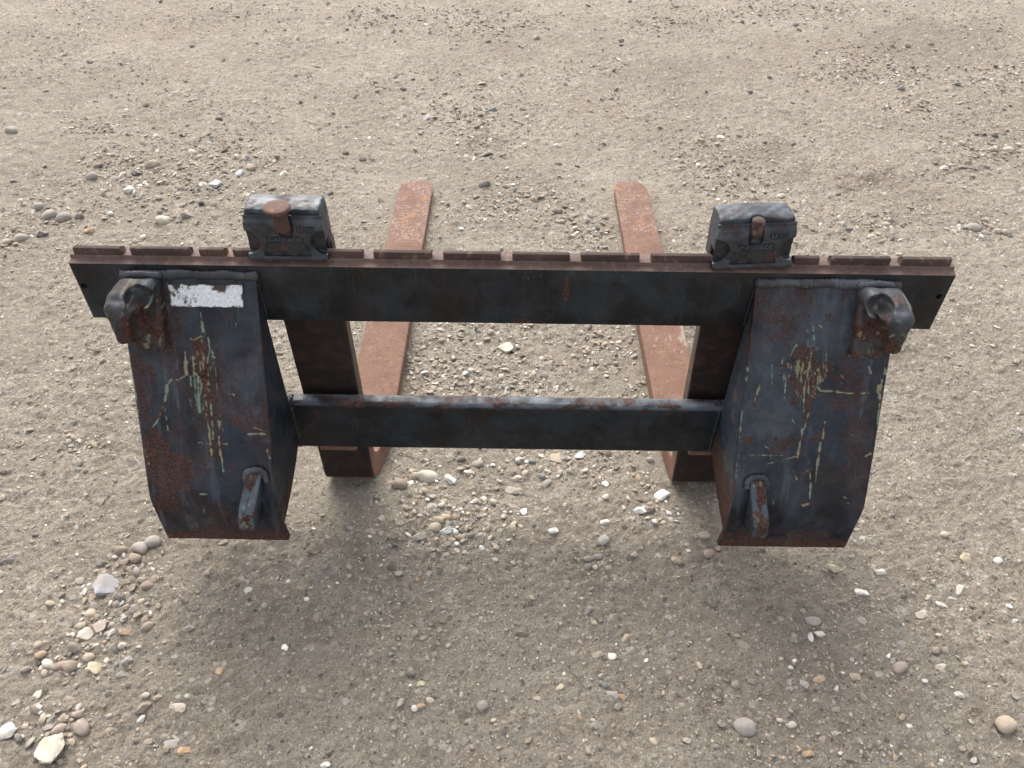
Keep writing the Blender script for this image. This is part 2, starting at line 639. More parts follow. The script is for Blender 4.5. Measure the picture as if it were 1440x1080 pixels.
for p in me.polygons:                                   # the scraped ledge and notch floors are bare rust
    if p.center.z > .632 and p.normal.z > .3 or (p.center.z > .6365 and abs(p.normal.y) > .5 and p.center.y < YB - 1.10 + .03):
        p.material_index = 1
# worn marks on the front of the bar are fine geometry-free paint wear from the material

# --- teeth of the top bar (photo columns of each tooth's top edge)
teeth = [(100, 168.6), (181, 265), (278.7, 314.8), (326.4, 410), (425, 509), (525, 606.6), (623, 704), (720.6, 802), (818, 900.7),
         (917.6, 1002), (1017, 1103), (1118.6, 1154.7), (1170.6, 1254.6), (1270, 1341)]


def bar_x(u):
    lo, hi = -1.0, 1.0
    for _ in range(40):
        m_ = (lo + hi) / 2
        if pix(np.array([m_, YB + .013, .656]))[0] < u:
            lo = m_
        else:
            hi = m_
    return lo


for i, (u0, u1) in enumerate(teeth):
    x0, x1 = bar_x(u0), bar_x(u1)
    x0 = max(x0, XL + .002); x1 = min(x1, XR - .002)
    zt = .6568 + .0006 * random.uniform(-1, 1)
    y0 = YB + .0133 + random.uniform(0, .0006)
    bm = extrude_x([(y0, .6427), (y0, zt - .0010), (y0 + .0065, zt + .0004), (YB + .030, .6500), (YB + .030, .6427)], x0, x1, .0012)
    # cut ends: slightly ragged
    for v_ in bm.verts:
        if v_.co.x > (x0 + x1) / 2:
            v_.co.x += random.uniform(-.0008, .0008) - .0015 * max(0, (v_.co.z - .648)) / .012
        else:
            v_.co.x += random.uniform(-.0008, .0008) + .003 * max(0, (v_.co.z - .648)) / .012 * (i in (0, 13))
    link('tooth', from_bm(bm), M['tooth'], bar)

# --- lower beam: square bar with well rounded edges
bm = extrude_x([(YB - .004, .1765), (YB + .026, .1765), (YB + .026, .3115), (YB - .004, .3095)], -.684, .712, 0)
ed = [e for e in bm.edges if abs(e.verts[0].co.x - e.verts[1].co.x) > .1]
bmesh.ops.bevel(bm, geom=ed, offset=.009, segments=5, affect='EDGES', profile=.5)
# cut into segments along x so the top can carry wear and painted sky sheen
for k in range(1, 280):
    xx = -.684 + 1.396 * k / 280
    bmesh.ops.bisect_plane(bm, geom=bm.verts[:] + bm.edges[:] + bm.faces[:], plane_co=(xx, 0, 0), plane_no=(1, 0, 0))
for zz_ in (.286, .292, .296, .299, .302):
    bmesh.ops.bisect_plane(bm, geom=bm.verts[:] + bm.edges[:] + bm.faces[:], plane_co=(0, 0, zz_), plane_no=(0, 0, 1))
me = from_bm(bm, angle=40)
V = verts(me)
blue = np.clip((V[:, 2] - .3010) / .004, 0, 1) * np.clip(.55 + 4.5 * fbm(V[:, 0], V[:, 1] * 3, .05, 5, 5, .65), 0, 1)
set_attr(me, 'wear_and_sheen', blue * .62)
rs = np.clip((V[:, 2] - .297) / .004, 0, 1) * np.clip(.35 + 4 * fbm(V[:, 0], V[:, 1] * 3, .03, 5, 9, .65), 0, 1)
set_attr(me, 'wear_rust', rs * .8)
link('lower_beam', me, M['paint_bar'], carriage)

# --- bracket plates
PROF = np.array([(1.0810, .6150), (.9100, .2600), (.9020, .2430), (.8970, .2270), (.8955, .2100), (.8945, .1600), (.8930, .1110)])


def prof_at(z):
    return np.interp(-np.asarray(z), -PROF[:, 1], PROF[:, 0])


def smooth_prof(nn=420):
    s = np.concatenate([[0], np.cumsum(np.hypot(*np.diff(PROF, axis=0).T))])
    t = np.linspace(0, s[-1], nn)
    P = np.stack([np.interp(t, s, PROF[:, 0]), np.interp(t, s, PROF[:, 1])], 1)
    k = 7
    Pp = np.pad(P, ((k, k), (0, 0)), mode='reflect', reflect_type='odd')
    return np.stack([np.convolve(Pp[:, j], np.ones(2 * k + 1) / (2 * k + 1), 'valid') for j in (0, 1)], 1)


SP = smooth_prof()


def seg_dist(U, Vv, pts):
    """distance in photo pixels from (U,V) to a polyline, and parameter along it"""
    d = np.full(U.shape, 1e9)
    for (a0, b0), (a1, b1) in zip(pts[:-1], pts[1:]):
        ex, ey = a1 - a0, b1 - b0
        t = np.clip(((U - a0) * ex + (Vv - b0) * ey) / (ex * ex + ey * ey + 1e-9), 0, 1)
        d = np.minimum(d, np.hypot(U - a0 - t * ex, Vv - b0 - t * ey))
    return d


def blob(U, Vv, cx, cy, rx, ry, seed, amp=.55, soft=.12, sc=14):
    q = np.hypot((U - cx) / rx, (Vv - cy) / ry) + amp * fbm(U, Vv, sc, 5, seed, .62)
    return np.clip((1 - q) / soft, 0, 1)


def l5(x, y):  # zoom sheet of the left bracket -> photo
    return 180 + x / 3.373, 440 + y / 3.373


def r6(x, y):
    return 1020 + x / 3.176, 440 + y / 3.176


def strokes(U, Vv, conv, data, seed):
    m = np.zeros(U.shape)
    for i, (wd, pts) in enumerate(data):
        P = [conv(*p) for p in pts]
        jit = 1.3 * fbm(U, Vv, 5, 3, seed + i)
        d = seg_dist(U, Vv, P)
        ww = wd * (.75 + 1.5 * fbm(U, Vv, 7, 3, seed + 50 + i))
        brk = fbm(U * 1.7, Vv, 3.2, 3, seed + 90 + i)
        m = np.maximum(m, np.clip((ww - d - jit * .9 - .7 * np.maximum(brk, 0)) / .5, 0, 1))
    return m


L_GREEN = [
    (.8, [(345, 0), (350, 50)]), (1.7, [(353, 48), (357, 90)]), (1.1, [(298, 122), (312, 130), (352, 108), (364, 120)]),
    (1.2, [(382, 120), (388, 170), (376, 240)]), (1.4, [(272, 185), (272, 250), (282, 290)]), (2.6, [(272, 235), (276, 290)]),
    (1.2, [(268, 300), (240, 318), (200, 315)]), (2.2, [(202, 318), (184, 345), (182, 375)]), (1.9, [(184, 380), (172, 425), (160, 455)]),
    (1.4, [(158, 455), (148, 500), (118, 540)]), (1.0, [(298, 300), (300, 345)]), (2.0, [(332, 300), (334, 380), (340, 470)]),
    (1.0, [(318, 380), (330, 440)]), (2.0, [(306, 190), (312, 280), (328, 295)]), (1.5, [(372, 480), (384, 560), (396, 675)]),
    (1.5, [(392, 430), (400, 520), (402, 600)]), (.9, [(400, 180), (404, 215)]), (1.8, [(398, 205), (412, 210)]), (1.2, [(425, 200), (436, 206)]),
    (2.2, [(432, 520), (434, 560)]), (2.1, [(430, 590), (440, 680)]), (1.5, [(442, 680), (452, 750)]), (.9, [(332, 617), (356, 614)]), (.7, [(340, 622), (470, 622)]),
    (1.6, [(464, 620), (473, 622)]), (1.6, [(0, 190), (8, 225)]), (1.4, [(6, 230), (24, 320)]), (.9, [(28, 330), (50, 470)]), (1.1, [(412, 690), (415, 700)]),
    (1.1, [(480, 385), (520, 384)]), (1.4, [(500, 385), (506, 392)]), (1.3, [(568, 574), (650, 574)]), (1.2, [(600, 545), (650, 562)]), (1.0, [(75, 640), (100, 720)]),
    (.8, [(510, 50), (518, 80)]), (.8, [(175, 450), (190, 560)]), (.6, [(432, 470), (452, 560)]), (.8, [(372, 735), (382, 730)]), (1.0, [(336, 860), (380, 860)]),
    (1.2, [(660, 650), (672, 690)]), (.8, [(360, 920), (360, 950)]), (.5, [(414, 250), (424, 390)])]
R_GREEN = [
    (.9, [(392, 60), (396, 120)]), (1.2, [(325, 130), (300, 170), (285, 210)]), (1.1, [(262, 195), (245, 250)]), (1.4, [(362, 200), (382, 240), (352, 270)]),
    (1.5, [(330, 255), (320, 280)]), (.9, [(272, 290), (264, 380)]), (1.3, [(385, 180), (372, 250), (350, 350)]), (1.3, [(400, 270), (392, 330)]),
    (1.2, [(352, 350), (350, 440)]), (1.5, [(372, 450), (352, 520)]), (1.5, [(345, 520), (330, 600), (322, 650)]), (1.0, [(450, 180), (454, 260)]),
    (2.0, [(414, 255), (418, 265)]), (1.5, [(410, 330), (425, 348), (470, 350), (500, 354)]), (1.2, [(500, 354), (560, 360), (640, 358)]),
    (2.0, [(634, 354), (640, 360)]), (1.6, [(100, 240), (94, 300)]), (1.4, [(155, 320), (140, 370)]), (1.3, [(135, 375), (126, 430)]), (.7, [(208, 210), (208, 320)]),
    (1.3, [(442, 490), (436, 560)]), (1.9, [(425, 580), (412, 680)]), (1.4, [(410, 680), (404, 755)]), (1.0, [(375, 700), (382, 760), (375, 850)]),
    (2.4, [(335, 860), (368, 850)]), (.8, [(82, 650), (100, 636), (260, 636)]), (.6, [(170, 680), (320, 640)]), (1.2, [(200, 640), (206, 650)]), (1.0, [(180, 598), (192, 604)]),
    (3.0, [(712, 235), (712, 270)]), (3.6, [(690, 330), (686, 380)]), (1.5, [(700, 300), (680, 500)]), (1.3, [(640, 240), (650, 270)]), (1.2, [(566, 545), (580, 552)]),
    (1.6, [(625, 640), (648, 628)]), (1.2, [(528, 822), (540, 828)]), (.8, [(500, 855), (550, 850)]), (1.6, [(418, 56), (428, 64)]), (1.0, [(210, 820), (216, 860)]),
    (1.1, [(305, 710), (320, 745)]), (1.2, [(350, 715), (382, 695)]), (1.6, [(512, 270), (526, 290)]), (.7, [(78, 400), (64, 560), (48, 740)]), (.6, [(300, 480), (318, 500)])]


def bracket_plate(x0, x1, left, parent):
    nx = 210
    xs = np.linspace(x0, x1, nx)
    th = .012
    T = np.gradient(SP, axis=0)
    T /= np.linalg.norm(T, axis=1)[:, None]
    N = np.stack([T[:, 1], -T[:, 0]], 1)               # towards the viewer
    if N[0, 0] > 0:
        N = -N
    ns = len(SP)
    grid = np.zeros((ns, nx, 3))
    grid[:, :, 0] = xs[None]
    # clipped lower corner on the outer side and small flare of the inner one
    for j in range(ns):
        z = SP[j, 1]
        fin = np.clip((.150 - z) / .045, 0, 1)
        if left:
            grid[j, :, 0] = xs + (xs - x0) / (x1 - x0) * .004 * fin
        else:
            grid[j, :, 0] = xs - (x1 - xs) / (x1 - x0) * .004 * fin
    grid[:, :, 1] = SP[:, None, 0]
    grid[:, :, 2] = SP[:, None, 1]
    dent = .0016 * fbm(grid[:, :, 0] + (0 if left else 3), grid[:, :, 2], .12, 3, 21)
    edge = np.minimum(np.arange(nx), np.arange(nx)[::-1])[None, :] * (x1 - x0) / nx
    rnd = np.where(edge < .0022, (.0022 - edge) * .7, 0)
    off = dent - rnd
    front = grid.copy()
    front[:, :, 1] += N[:, None, 0] * off
    front[:, :, 2] += N[:, None, 1] * off
    back = grid.copy()
    back[:, :, 1] -= N[:, None, 0] * th
    back[:, :, 2] -= N[:, None, 1] * th
    V = np.concatenate([front.reshape(-1, 3), back.reshape(-1, 3)])
    q = []
    I = np.arange(ns * nx).reshape(ns, nx)
    a, b, c, d = I[:-1, :-1], I[1:, :-1], I[1:, 1:], I[:-1, 1:]
    q.append(np.stack([a, b, c, d], -1).reshape(-1, 4))
    B = I + ns * nx
    q.append(np.stack([B[:-1, :-1], B[:-1, 1:], B[1:, 1:], B[1:, :-1]], -1).reshape(-1, 4))
    for E0, E1 in ((I[:, 0], B[:, 0]), (B[:, -1], I[:, -1])):
        q.append(np.stack([E0[:-1], E1[:-1], E1[1:], E0[1:]], -1))
    for E0, E1 in ((B[0], I[0]), (I[-1], B[-1])):
        q.append(np.stack([E0[:-1], E1[:-1], E1[1:], E0[1:]], -1))
    me = np_mesh(V, np.concatenate(q), True, 40)
    U, W, _ = pix(V)
    fr_ = np.zeros(len(V)); fr_[:ns * nx] = 1
    if left:
        green = strokes(U, W, l5, L_GREEN, 100)
        halo = strokes(U, W, l5, [(w_ + 1.0, p_) for w_, p_ in L_GREEN if w_ > 1.0], 140)
        px, py = l5(352, 250)
        r1 = np.clip((7.5 * np.interp(W, [l5(0, 105)[1], l5(0, 130)[1], l5(0, 280)[1], l5(0, 400)[1], l5(0, 600)[1]], [0.2, 1.2, 1.0, .95, .15])
                      - seg_dist(U, W, [l5(330, 110), l5(352, 260), l5(378, 400), l5(392, 600)]) - 3.2 * fbm(U, W, 6, 3, 31)) / 1.0, 0, 1)
        r2 = np.maximum(blob(U, W, *l5(195, 760), 31, 40, 33, .6, .10), blob(U, W, *l5(118, 655), 15, 30, 34, .6, .10))
        r2 = np.maximum(r2, blob(U, W, *l5(170, 890), 26, 17, 35, .8, .3) * .8)
        r2 = np.maximum(r2, .75 * blob(U, W, *l5(90, 400), 10, 12, 36, 1.0, .3))
        r3 = .85 * blob(U, W, *l5(640, 560), 9, 5, 37, 1.0, .3)
    else:
        green = strokes(U, W, r6, R_GREEN, 300)
        halo = strokes(U, W, r6, [(w_ + 1.2, p_) for w_, p_ in R_GREEN if w_ > 1.0], 340)
        r1 = np.clip((np.interp(W, [r6(0, 130)[1], r6(0, 170)[1], r6(0, 330)[1], r6(0, 420)[1], r6(0, 660)[1]], [1, 16, 15, 5.5, 2.0])
                      - seg_dist(U, W, [r6(350, 130), r6(362, 250), r6(372, 400), r6(330, 660)]) - 7 * np.abs(fbm(U, W, 9, 4, 41)) - 3 * fbm(U, W, 5, 3, 42)) / 1.2, 0, 1) * .85
        r2 = np.maximum(.5 * blob(U, W, *r6(560, 330), 34, 70, 43, 1.1, .5), .45 * blob(U, W, *r6(590, 640), 22, 80, 45, 1.1, .5))
        r2 = np.maximum(r2, .55 * blob(U, W, *r6(250, 60), 36, 40, 46, 1.3, .6))
        r3 = np.maximum(.9 * blob(U, W, *r6(100, 570), 7, 6, 44, .6, .2), .5 * blob(U, W, *r6(250, 580), 20, 18, 48, 1.2, .4))
    zb = V[:, 2] + .012 * fbm(V[:, 0], V[:, 2], .04, 4, 61)
    low = np.clip((.139 - zb) / .008, 0, 1) * .92
    low2 = np.clip((.175 - zb) / .03, 0, 1) * np.clip(.5 + 2.2 * fbm(V[:, 0], V[:, 2], .03, 4, 63), 0, 1) * .7
    eg = np.clip((.004 - np.minimum(V[:, 0] - x0, x1 - V[:, 0])) / .003, 0, 1) * np.clip(.35 + 2.5 * fbm(V[:, 0], V[:, 2], .03, 4, 65), 0, 1)
    br = np.clip(2.6 * fbm(V[:, 0] + (2 if left else 5), V[:, 2] * .5, .07, 6, 81, .65) - .45, 0, 1) * .50
    if left:
        br = np.maximum(br, .6 * blob(U, W, *l5(60, 330), 20, 70, 9, 1.1, .5, 20))
    zone = blob(U, W, *(l5(350, 300) if left else r6(360, 270)), *((17, 58) if left else (33, 46)), 15, .8, .3, 10)
    fl = np.clip((fbm(U, W * .22, 3.6, 4, 17 + left, .7) - .17) * 9, 0, 1) * zone
    green = np.maximum(green, fl * .8)
    if not left:
        r1 = np.maximum(r1, .8 * zone * np.clip(1.2 + 4 * fbm(U, W * .3, 7, 4, 57), 0, 1))
    pit = np.clip(1.1 + 2.2 * fbm(U, W, 2.4, 2, 83), .55, 1)
    r2 = r2 * pit
    rust = np.maximum.reduce([br, halo * .7, r1 * (1 - green * .5), r2, r3, low, low2, eg * .7])
    set_attr(me, 'wear_rust', np.clip(rust, 0, 1) * np.where(fr_ > 0, 1, .4))
    set_attr(me, 'wear_green', np.clip(green, 0, 1) * fr_ * .85)
    xo_ = V[:, 0] + (0 if left else 9)
    bl = np.clip(.08 + 1.5 * fbm(xo_, V[:, 2] * .6, .085, 6, 71, .62), 0, 1) * .28
    bl = np.maximum(bl, np.clip(3.2 * fbm(xo_ * 3.0, V[:, 2] * .35, .045, 5, 75, .65) - .60, 0, 1) * .30)
    bl = np.maximum(bl, .26 * blob(U, W, *(l5(560, 330) if left else r6(250, 470)), 42, 70, 5, .9, .6, 30))
    bl = np.where(rust > .4, bl * .3, bl)
    set_attr(me, 'wear_and_sheen', bl * fr_)
    link('front_plate', me, M['paint'], parent)


def side_plate(x0, x1, parent, inner, rusty):
    zz = np.linspace(.612, .150, 40)
    front = [(float(prof_at(z)) + .0125, float(z)) for z in zz]
    tail = [(.930, .153), (.965, .158), (1.000, .166), (1.030, .176), (1.055, .186), (1.0815, .1925)]
    prof = front + tail + [(1.0815, .5), (1.0815, .612)]
    bm = bmesh.new()
    # strip quads between front outline and rear outline
    rear_y = np.interp(-zz, [-.612, -.1925, -.186, -.176, -.166, -.158, -.153, -.150], [1.0815, 1.0815, 1.055, 1.030, 1.0, .965, .93, .915])
    cols = 14
    Va, Vb = [], []
    for z, y1 in zip(zz, rear_y):
        y0 = float(prof_at(z)) + .0115
        y1 = max(y1, y0 + .002)
        Va.append([bm.verts.new((x0, y0 + (y1 - y0) * k / cols, z)) for k in range(cols + 1)])
        Vb.append([bm.verts.new((x1, y0 + (y1 - y0) * k / cols, z)) for k in range(cols + 1)])
    n_ = len(zz)
    for G in (Va, Vb):
        for i in range(n_ - 1):
            for k in range(cols):
                bm.faces.new((G[i][k], G[i + 1][k], G[i + 1][k + 1], G[i][k + 1]))
    for i in range(n_ - 1):
        bm.faces.new((Va[i][0], Va[i + 1][0], Vb[i + 1][0], Vb[i][0]))
        bm.faces.new((Va[i][-1], Va[i + 1][-1], Vb[i + 1][-1], Vb[i][-1]))
    for k in range(cols):
        bm.faces.new((Va[0][k], Va[0][k + 1], Vb[0][k + 1], Vb[0][k]))
        bm.faces.new((Va[-1][k], Va[-1][k + 1], Vb[-1][k + 1], Vb[-1][k]))
    me = from_bm(bm, angle=40)
    V = verts(me)
    e = (prof_at(V[:, 2]) + .03 - V[:, 1]) / .01
    r = np.clip((.245 + .02 * fbm(V[:, 1], V[:, 2], .03, 4, 8) - V[:, 2] - (0 if rusty else .06)) / .004, 0, 1) * (.95 if rusty else .55)
    set_attr(me, 'wear_rust', r)
    set_attr(me, 'wear_and_sheen', (.22 if rusty else .08) * np.clip(.6 + fbm(V[:, 1], V[:, 2], .15, 3, 3), 0, 1) * (1 - r))  # right inner face painted paler blue, as the sky lights it
    link('side_plate', me, M['paint'] if inner else M['paint_bar'], parent)


def weld(pts, r, parent, seed=0, name='weld_bead', mat='weld'):
    """rippled bead along a polyline"""
    rs = np.random.default_rng(seed)
    P = np.array(pts, float)
    s = np.concatenate([[0], np.cumsum(np.linalg.norm(np.diff(P, axis=0), axis=1))])
    m_ = max(8, int(s[-1] / .0018))
    t = np.linspace(0, s[-1], m_)
    C = np.stack([np.interp(t, s, P[:, k]) for k in range(3)], 1)
    seg = 10
    V = []
    for i in range(m_):
        T = C[min(i + 1, m_ - 1)] - C[max(i - 1, 0)]
        T = T / (np.linalg.norm(T) + 1e-9)
        A = np.cross(T, [0.13, .3, .94]); A /= np.linalg.norm(A)
        B = np.cross(T, A)
        rip = 1 + .16 * abs(math.sin(t[i] / .0042 * math.pi * .5 + seed)) * .6 + .05 * rs.standard_normal() + .45 * float(vnoise(np.array(t[i] / .03), np.array(seed * 1.7), 5))
        end = min(1, min(i, m_ - 1 - i) / 2.5 + .15)
        for k in range(seg):
            an = 2 * math.pi * k / seg
            V.append(C[i] + r * rip * end * (math.cos(an) * A * .75 + math.sin(an) * B * .9) + np.array([0, 0, .12 * r * math.sin(t[i] * 90 + seed)]))
    I = np.arange(m_ * seg).reshape(m_, seg)
    J = np.roll(I, -1, axis=1)
    q = np.stack([I[:-1], I[1:], J[1:], J[:-1]], -1).reshape(-1, 4)
    me = np_mesh(V, q, True, 60)
    link(name, me, M[mat], parent)


brL = dict(x0=-.6790, x1=-.4420)
brR = dict(x0=.4170, x1=.6660)
for left, b in ((True, brL), (False, brR)):
    bracket_plate(b['x0'], b['x1'], left, carriage)
    x0, x1 = b['x0'], b['x1']
    if left:
        side_plate(x1 - .0125, x1 - .0008, carriage, True, False)
        side_plate(x0 + .0008, x0 + .0125, carriage, False, False)
    else:
        side_plate(x0 + .0008, x0 + .0125, carriage, True, True)
        side_plate(x1 - .0125, x1 - .0008, carriage, False, False)
    # bead along the top edge of the plate
    xa, xb = x0 + .004, x1 - .001
    if left:
        xb += .008
    else:
        xa -= .008
    weld([(xa - .0, 1.0800, .6150), ((xa + xb) / 2, 1.0795, .6165), (xb, 1.0800, .6150)], .0085, carriage, 3 + left)

for xw, sg in ((brL['x1'], 1), (brR['x0'], -1)):
    weld([(xw + sg * .002, YB - .004, z) for z in np.linspace(.181, .300, 14)], .0055, carriage, 31 + sg, mat='paint_bar')
    weld([(xw + sg * .001, YB - .001, z) for z in np.linspace(.519, .600, 10)], .0042, carriage, 35 + sg, mat='paint_bar')
    weld([(xw + sg * .002, YB + .002 + t_, .3105) for t_ in np.linspace(0, .02, 5)], .0045, carriage, 39 + sg, mat='paint_bar')

# --- cast hooks at the upper outer corners
def hook_sdf(X, Y, Z, mir=False):
    nz = .0012 * np.sin(X * 190 + Z * 70) * np.sin(Z * 150 + Y * 60)
    yp = prof_at(Z)
    base = sd_box(X, Y - (yp - 1.045), Z, (-.632, 1.040, .560), (.028, .016, .056), .008)
    bridge = sd_box(X, Y, Z, (-.6370, 1.036, .6060), (.0325, .028, .0165), .011)
    head = sd_box(X, Y, Z, (-.6530, 1.022, .572), (.0205, .034, .0425), .013)
    d = smin(head, bridge, .012)
    d = smin(d, base, .005)
    c1 = sd_ell(X, Y, Z, (-.6230, 1.022, .6100), (.0215, .024, .0175))
    c1b = sd_cap(X, Y, Z, (-.630, 1.012, .606), (-.612, .970, .606), .0115)
    c2 = sd_cap(X, Y, Z, (-.6240, 1.004, .566), (-.6270, .985, .46), .0195)
    d = smax(d, -np.minimum(c1, c1b), .004)
    d = smax(d, -c2, .005)
    return d + nz


V, Q = surface_nets(hook_sdf, (-.735, .950, .485), (-.580, 1.090, .640), .0020)
for left in (True, False):
    W = V.copy()
    if not left:
        cx = (brL['x0'] + brR['x1'])
        W[:, 0] = cx - W[:, 0]
        W[:, 2] += .002
        W += .0012 * np.stack([fbm(W[:, 1], W[:, 2], .03, 2, s_) for s_ in (1, 2, 3)], 1)
        Qm = Q[:, ::-1]
    else:
        Qm = Q
    me = np_mesh(W, Qm, True)
    hi_ = np.clip((W[:, 2] - .590) / .02, 0, 1)
    out = np.clip((np.abs(W[:, 0] + .0065) - .655) / .01, 0, 1)
    nzz = np.clip(.5 + 2.5 * fbm(W[:, 0] + W[:, 1], W[:, 2], .02, 4, 12 + left), 0, 1)
    lowr = np.maximum(np.clip((.575 - W[:, 2]) / .02, 0, 1), np.clip((.024 - np.abs(np.abs(W[:, 0] + .0065) - .6175)) / .004, 0, 1) * np.clip((.60 - W[:, 2]) / .01, 0, 1))
    set_attr(me, 'wear_and_sheen', np.clip(hi_ * .38 * (1 - out * .35), 0, 1) * np.clip(.7 + fbm(W[:, 0], W[:, 2], .02, 3, 2), 0, 1))  # blue-grey on the upper part, partly painted sky reflection
    set_attr(me, 'wear_rust', np.clip(np.maximum(lowr * .95 * np.clip(nzz + .25, 0, 1), out * (1 - nzz * .6) * .9), 0, 1))
    set_attr(me, 'wear_green', np.clip(fbm(W[:, 0] * 1.3, W[:, 2], .012, 4, 77) * 8 - 2.6, 0, 1) * .5)
    hk = link('hook', me, M['cast'], carriage)
    cx = -.632 if left else (brL['x0'] + brR['x1']) + .632
    zt = .614
    weld([(cx - .029, float(prof_at(.503)) - .002, .503), (cx, float(prof_at(.500)) - .002, .499), (cx + .029, float(prof_at(.503)) - .002, .503)], .0036, carriage, 11 + left)
    e = .0290 if left else -.0290
    weld([(cx - e * 1.0, 1.070, .6190), (cx, 1.072, .6215), (cx + e * 1.2, 1.072, .6190)], .0065, carriage, 19 + left)

# --- lifting lugs low on the brackets
def lug(xt, xb, left):
    """xt, xb: x of the centre plane at the top and at the bottom"""
    zk = .254 if left else .240
    P = [(.940, .268), (.921, .284), (.855, zk), (.850, zk - .006), (.850, .207), (.858, .199), (.905, .172), (.915, .200)]

    def f(X, Y, Z):
        cx = xb + (xt - xb) * (Z - .205) / .085
        d2 = sd_poly(Y, Z, P) - .004
        dx = np.abs(X - cx) - .0158
        d = smax(d2, dx, .008)
        return d + .0007 * np.sin(X * 300) * np.sin(Z * 210)
    lo = (min(xt, xb) - .02, .835, .140)
    hi = (max(xt, xb) + .02, .945, .345)
    V, Q = surface_nets(f, lo, hi, .002)
    me = np_mesh(V, Q, True)
    me.polygons.foreach_set('use_smooth', np.ones(len(me.polygons), bool))
    me = cut(me, [cyl((xb - .06, .879, .226), (xb + .06, .879, .226), .0065)])
    me.materials.clear()
    for p in me.polygons:
        p.use_smooth = True
    V = verts(me)
    cxx = xb + (xt - xb) * (V[:, 2] - .205) / .085
    face = np.clip((.0145 - np.abs(V[:, 0] - cxx)) / .002, 0, 1)
    mid = np.clip((.0085 + .024 * fbm(V[:, 0], V[:, 2], .012, 4, 91) - np.abs(V[:, 0] - cxx)) / .002, 0, 1)
    set_attr(me, 'wear_and_sheen', np.clip(face * (.55 if left else .40) * (1 - mid), 0, 1))  # edge face painted pale blue for the brightness of its sloped top
    set_attr(me, 'wear_rust', mid * .9)
    set_attr(me, 'wear_green', np.clip(fbm(V[:, 0], V[:, 2], .010, 3, 93) * 8 - 2.2, 0, 1) * face * .6)
    lg = link('lug', me, M['paint_blue'], carriage)
    fy = lambda z_: float(prof_at(z_)) - .0035
    weld([(xt - .0185, fy(.266), .266), (xt - .0185, fy(.276), .276), (xt - .0165, fy(.283), .284), (xt - .012, fy(.288), .289), (xt, fy(.290), .291), (xt + .012, fy(.288), .289), (xt + .0165, fy(.283), .284), (xt + .0185, fy(.276), .276), (xt + .0185, fy(.266), .266)], .0066, carriage, 21 + left)
    return lg


lug(-.4740, -.4890, True)
lug(.4570, .4625, False)

# --- white sticker on the left plate
n_u, n_v = 60, 20
sx0, sx1, sz0, sz1 = -.5940, -.4662, .5655, .6005
uu, vv = np.meshgrid(np.linspace(sx0, sx1, n_u), np.linspace(sz0, sz1, n_v))
SPz = np.interp(-vv, -SP[:, 1], SP[:, 0])
V = np.stack([uu, SPz - .0022, vv + (uu - sx0) * .0], -1).reshape(-1, 3)
V2 = V.copy(); V2[:, 1] += .0012
I = np.arange(n_u * n_v).reshape(n_v, n_u)
q = [np.stack([I[:-1, :-1], I[:-1, 1:], I[1:, 1:], I[1:, :-1]], -1).reshape(-1, 4)]
ring = np.concatenate([I[0, :-1], I[:-1, -1], I[-1, :0:-1], I[:0:-1, 0]])
rn = np.roll(ring, -1)
q.append(np.stack([ring, ring + n_u * n_v, rn + n_u * n_v, rn], -1))
me = np_mesh(np.concatenate([V, V2]), np.concatenate(q), True, 40)
VV = verts(me)
ed = np.minimum.reduce([VV[:, 0] - sx0, sx1 - VV[:, 0], VV[:, 2] - sz0, sz1 - VV[:, 2]])
set_attr(me, 'wear_edge', np.clip((.0015 + .006 * fbm(VV[:, 0], VV[:, 2], .012, 3, 4) - ed) / .001, 0, 1)
         + np.clip((blob(VV[:, 0] * 1000, VV[:, 2] * 1000, -508, 597, 16, 6, 6, .9, .3, 8)), 0, 1))
link('sticker', me, M['sticker'], carriage, 'worn white blank sticker')


# ================================================================== the two forks
def smoothstep_pts(path, n):
    P = np.array(path, float)
    s = np.concatenate([[0], np.cumsum(np.linalg.norm(np.diff(P, axis=0), axis=1))])
    t = np.linspace(0, s[-1], n)
    return np.stack([np.interp(t, s, P[:, k]) for k in range(P.shape[1])], 1)


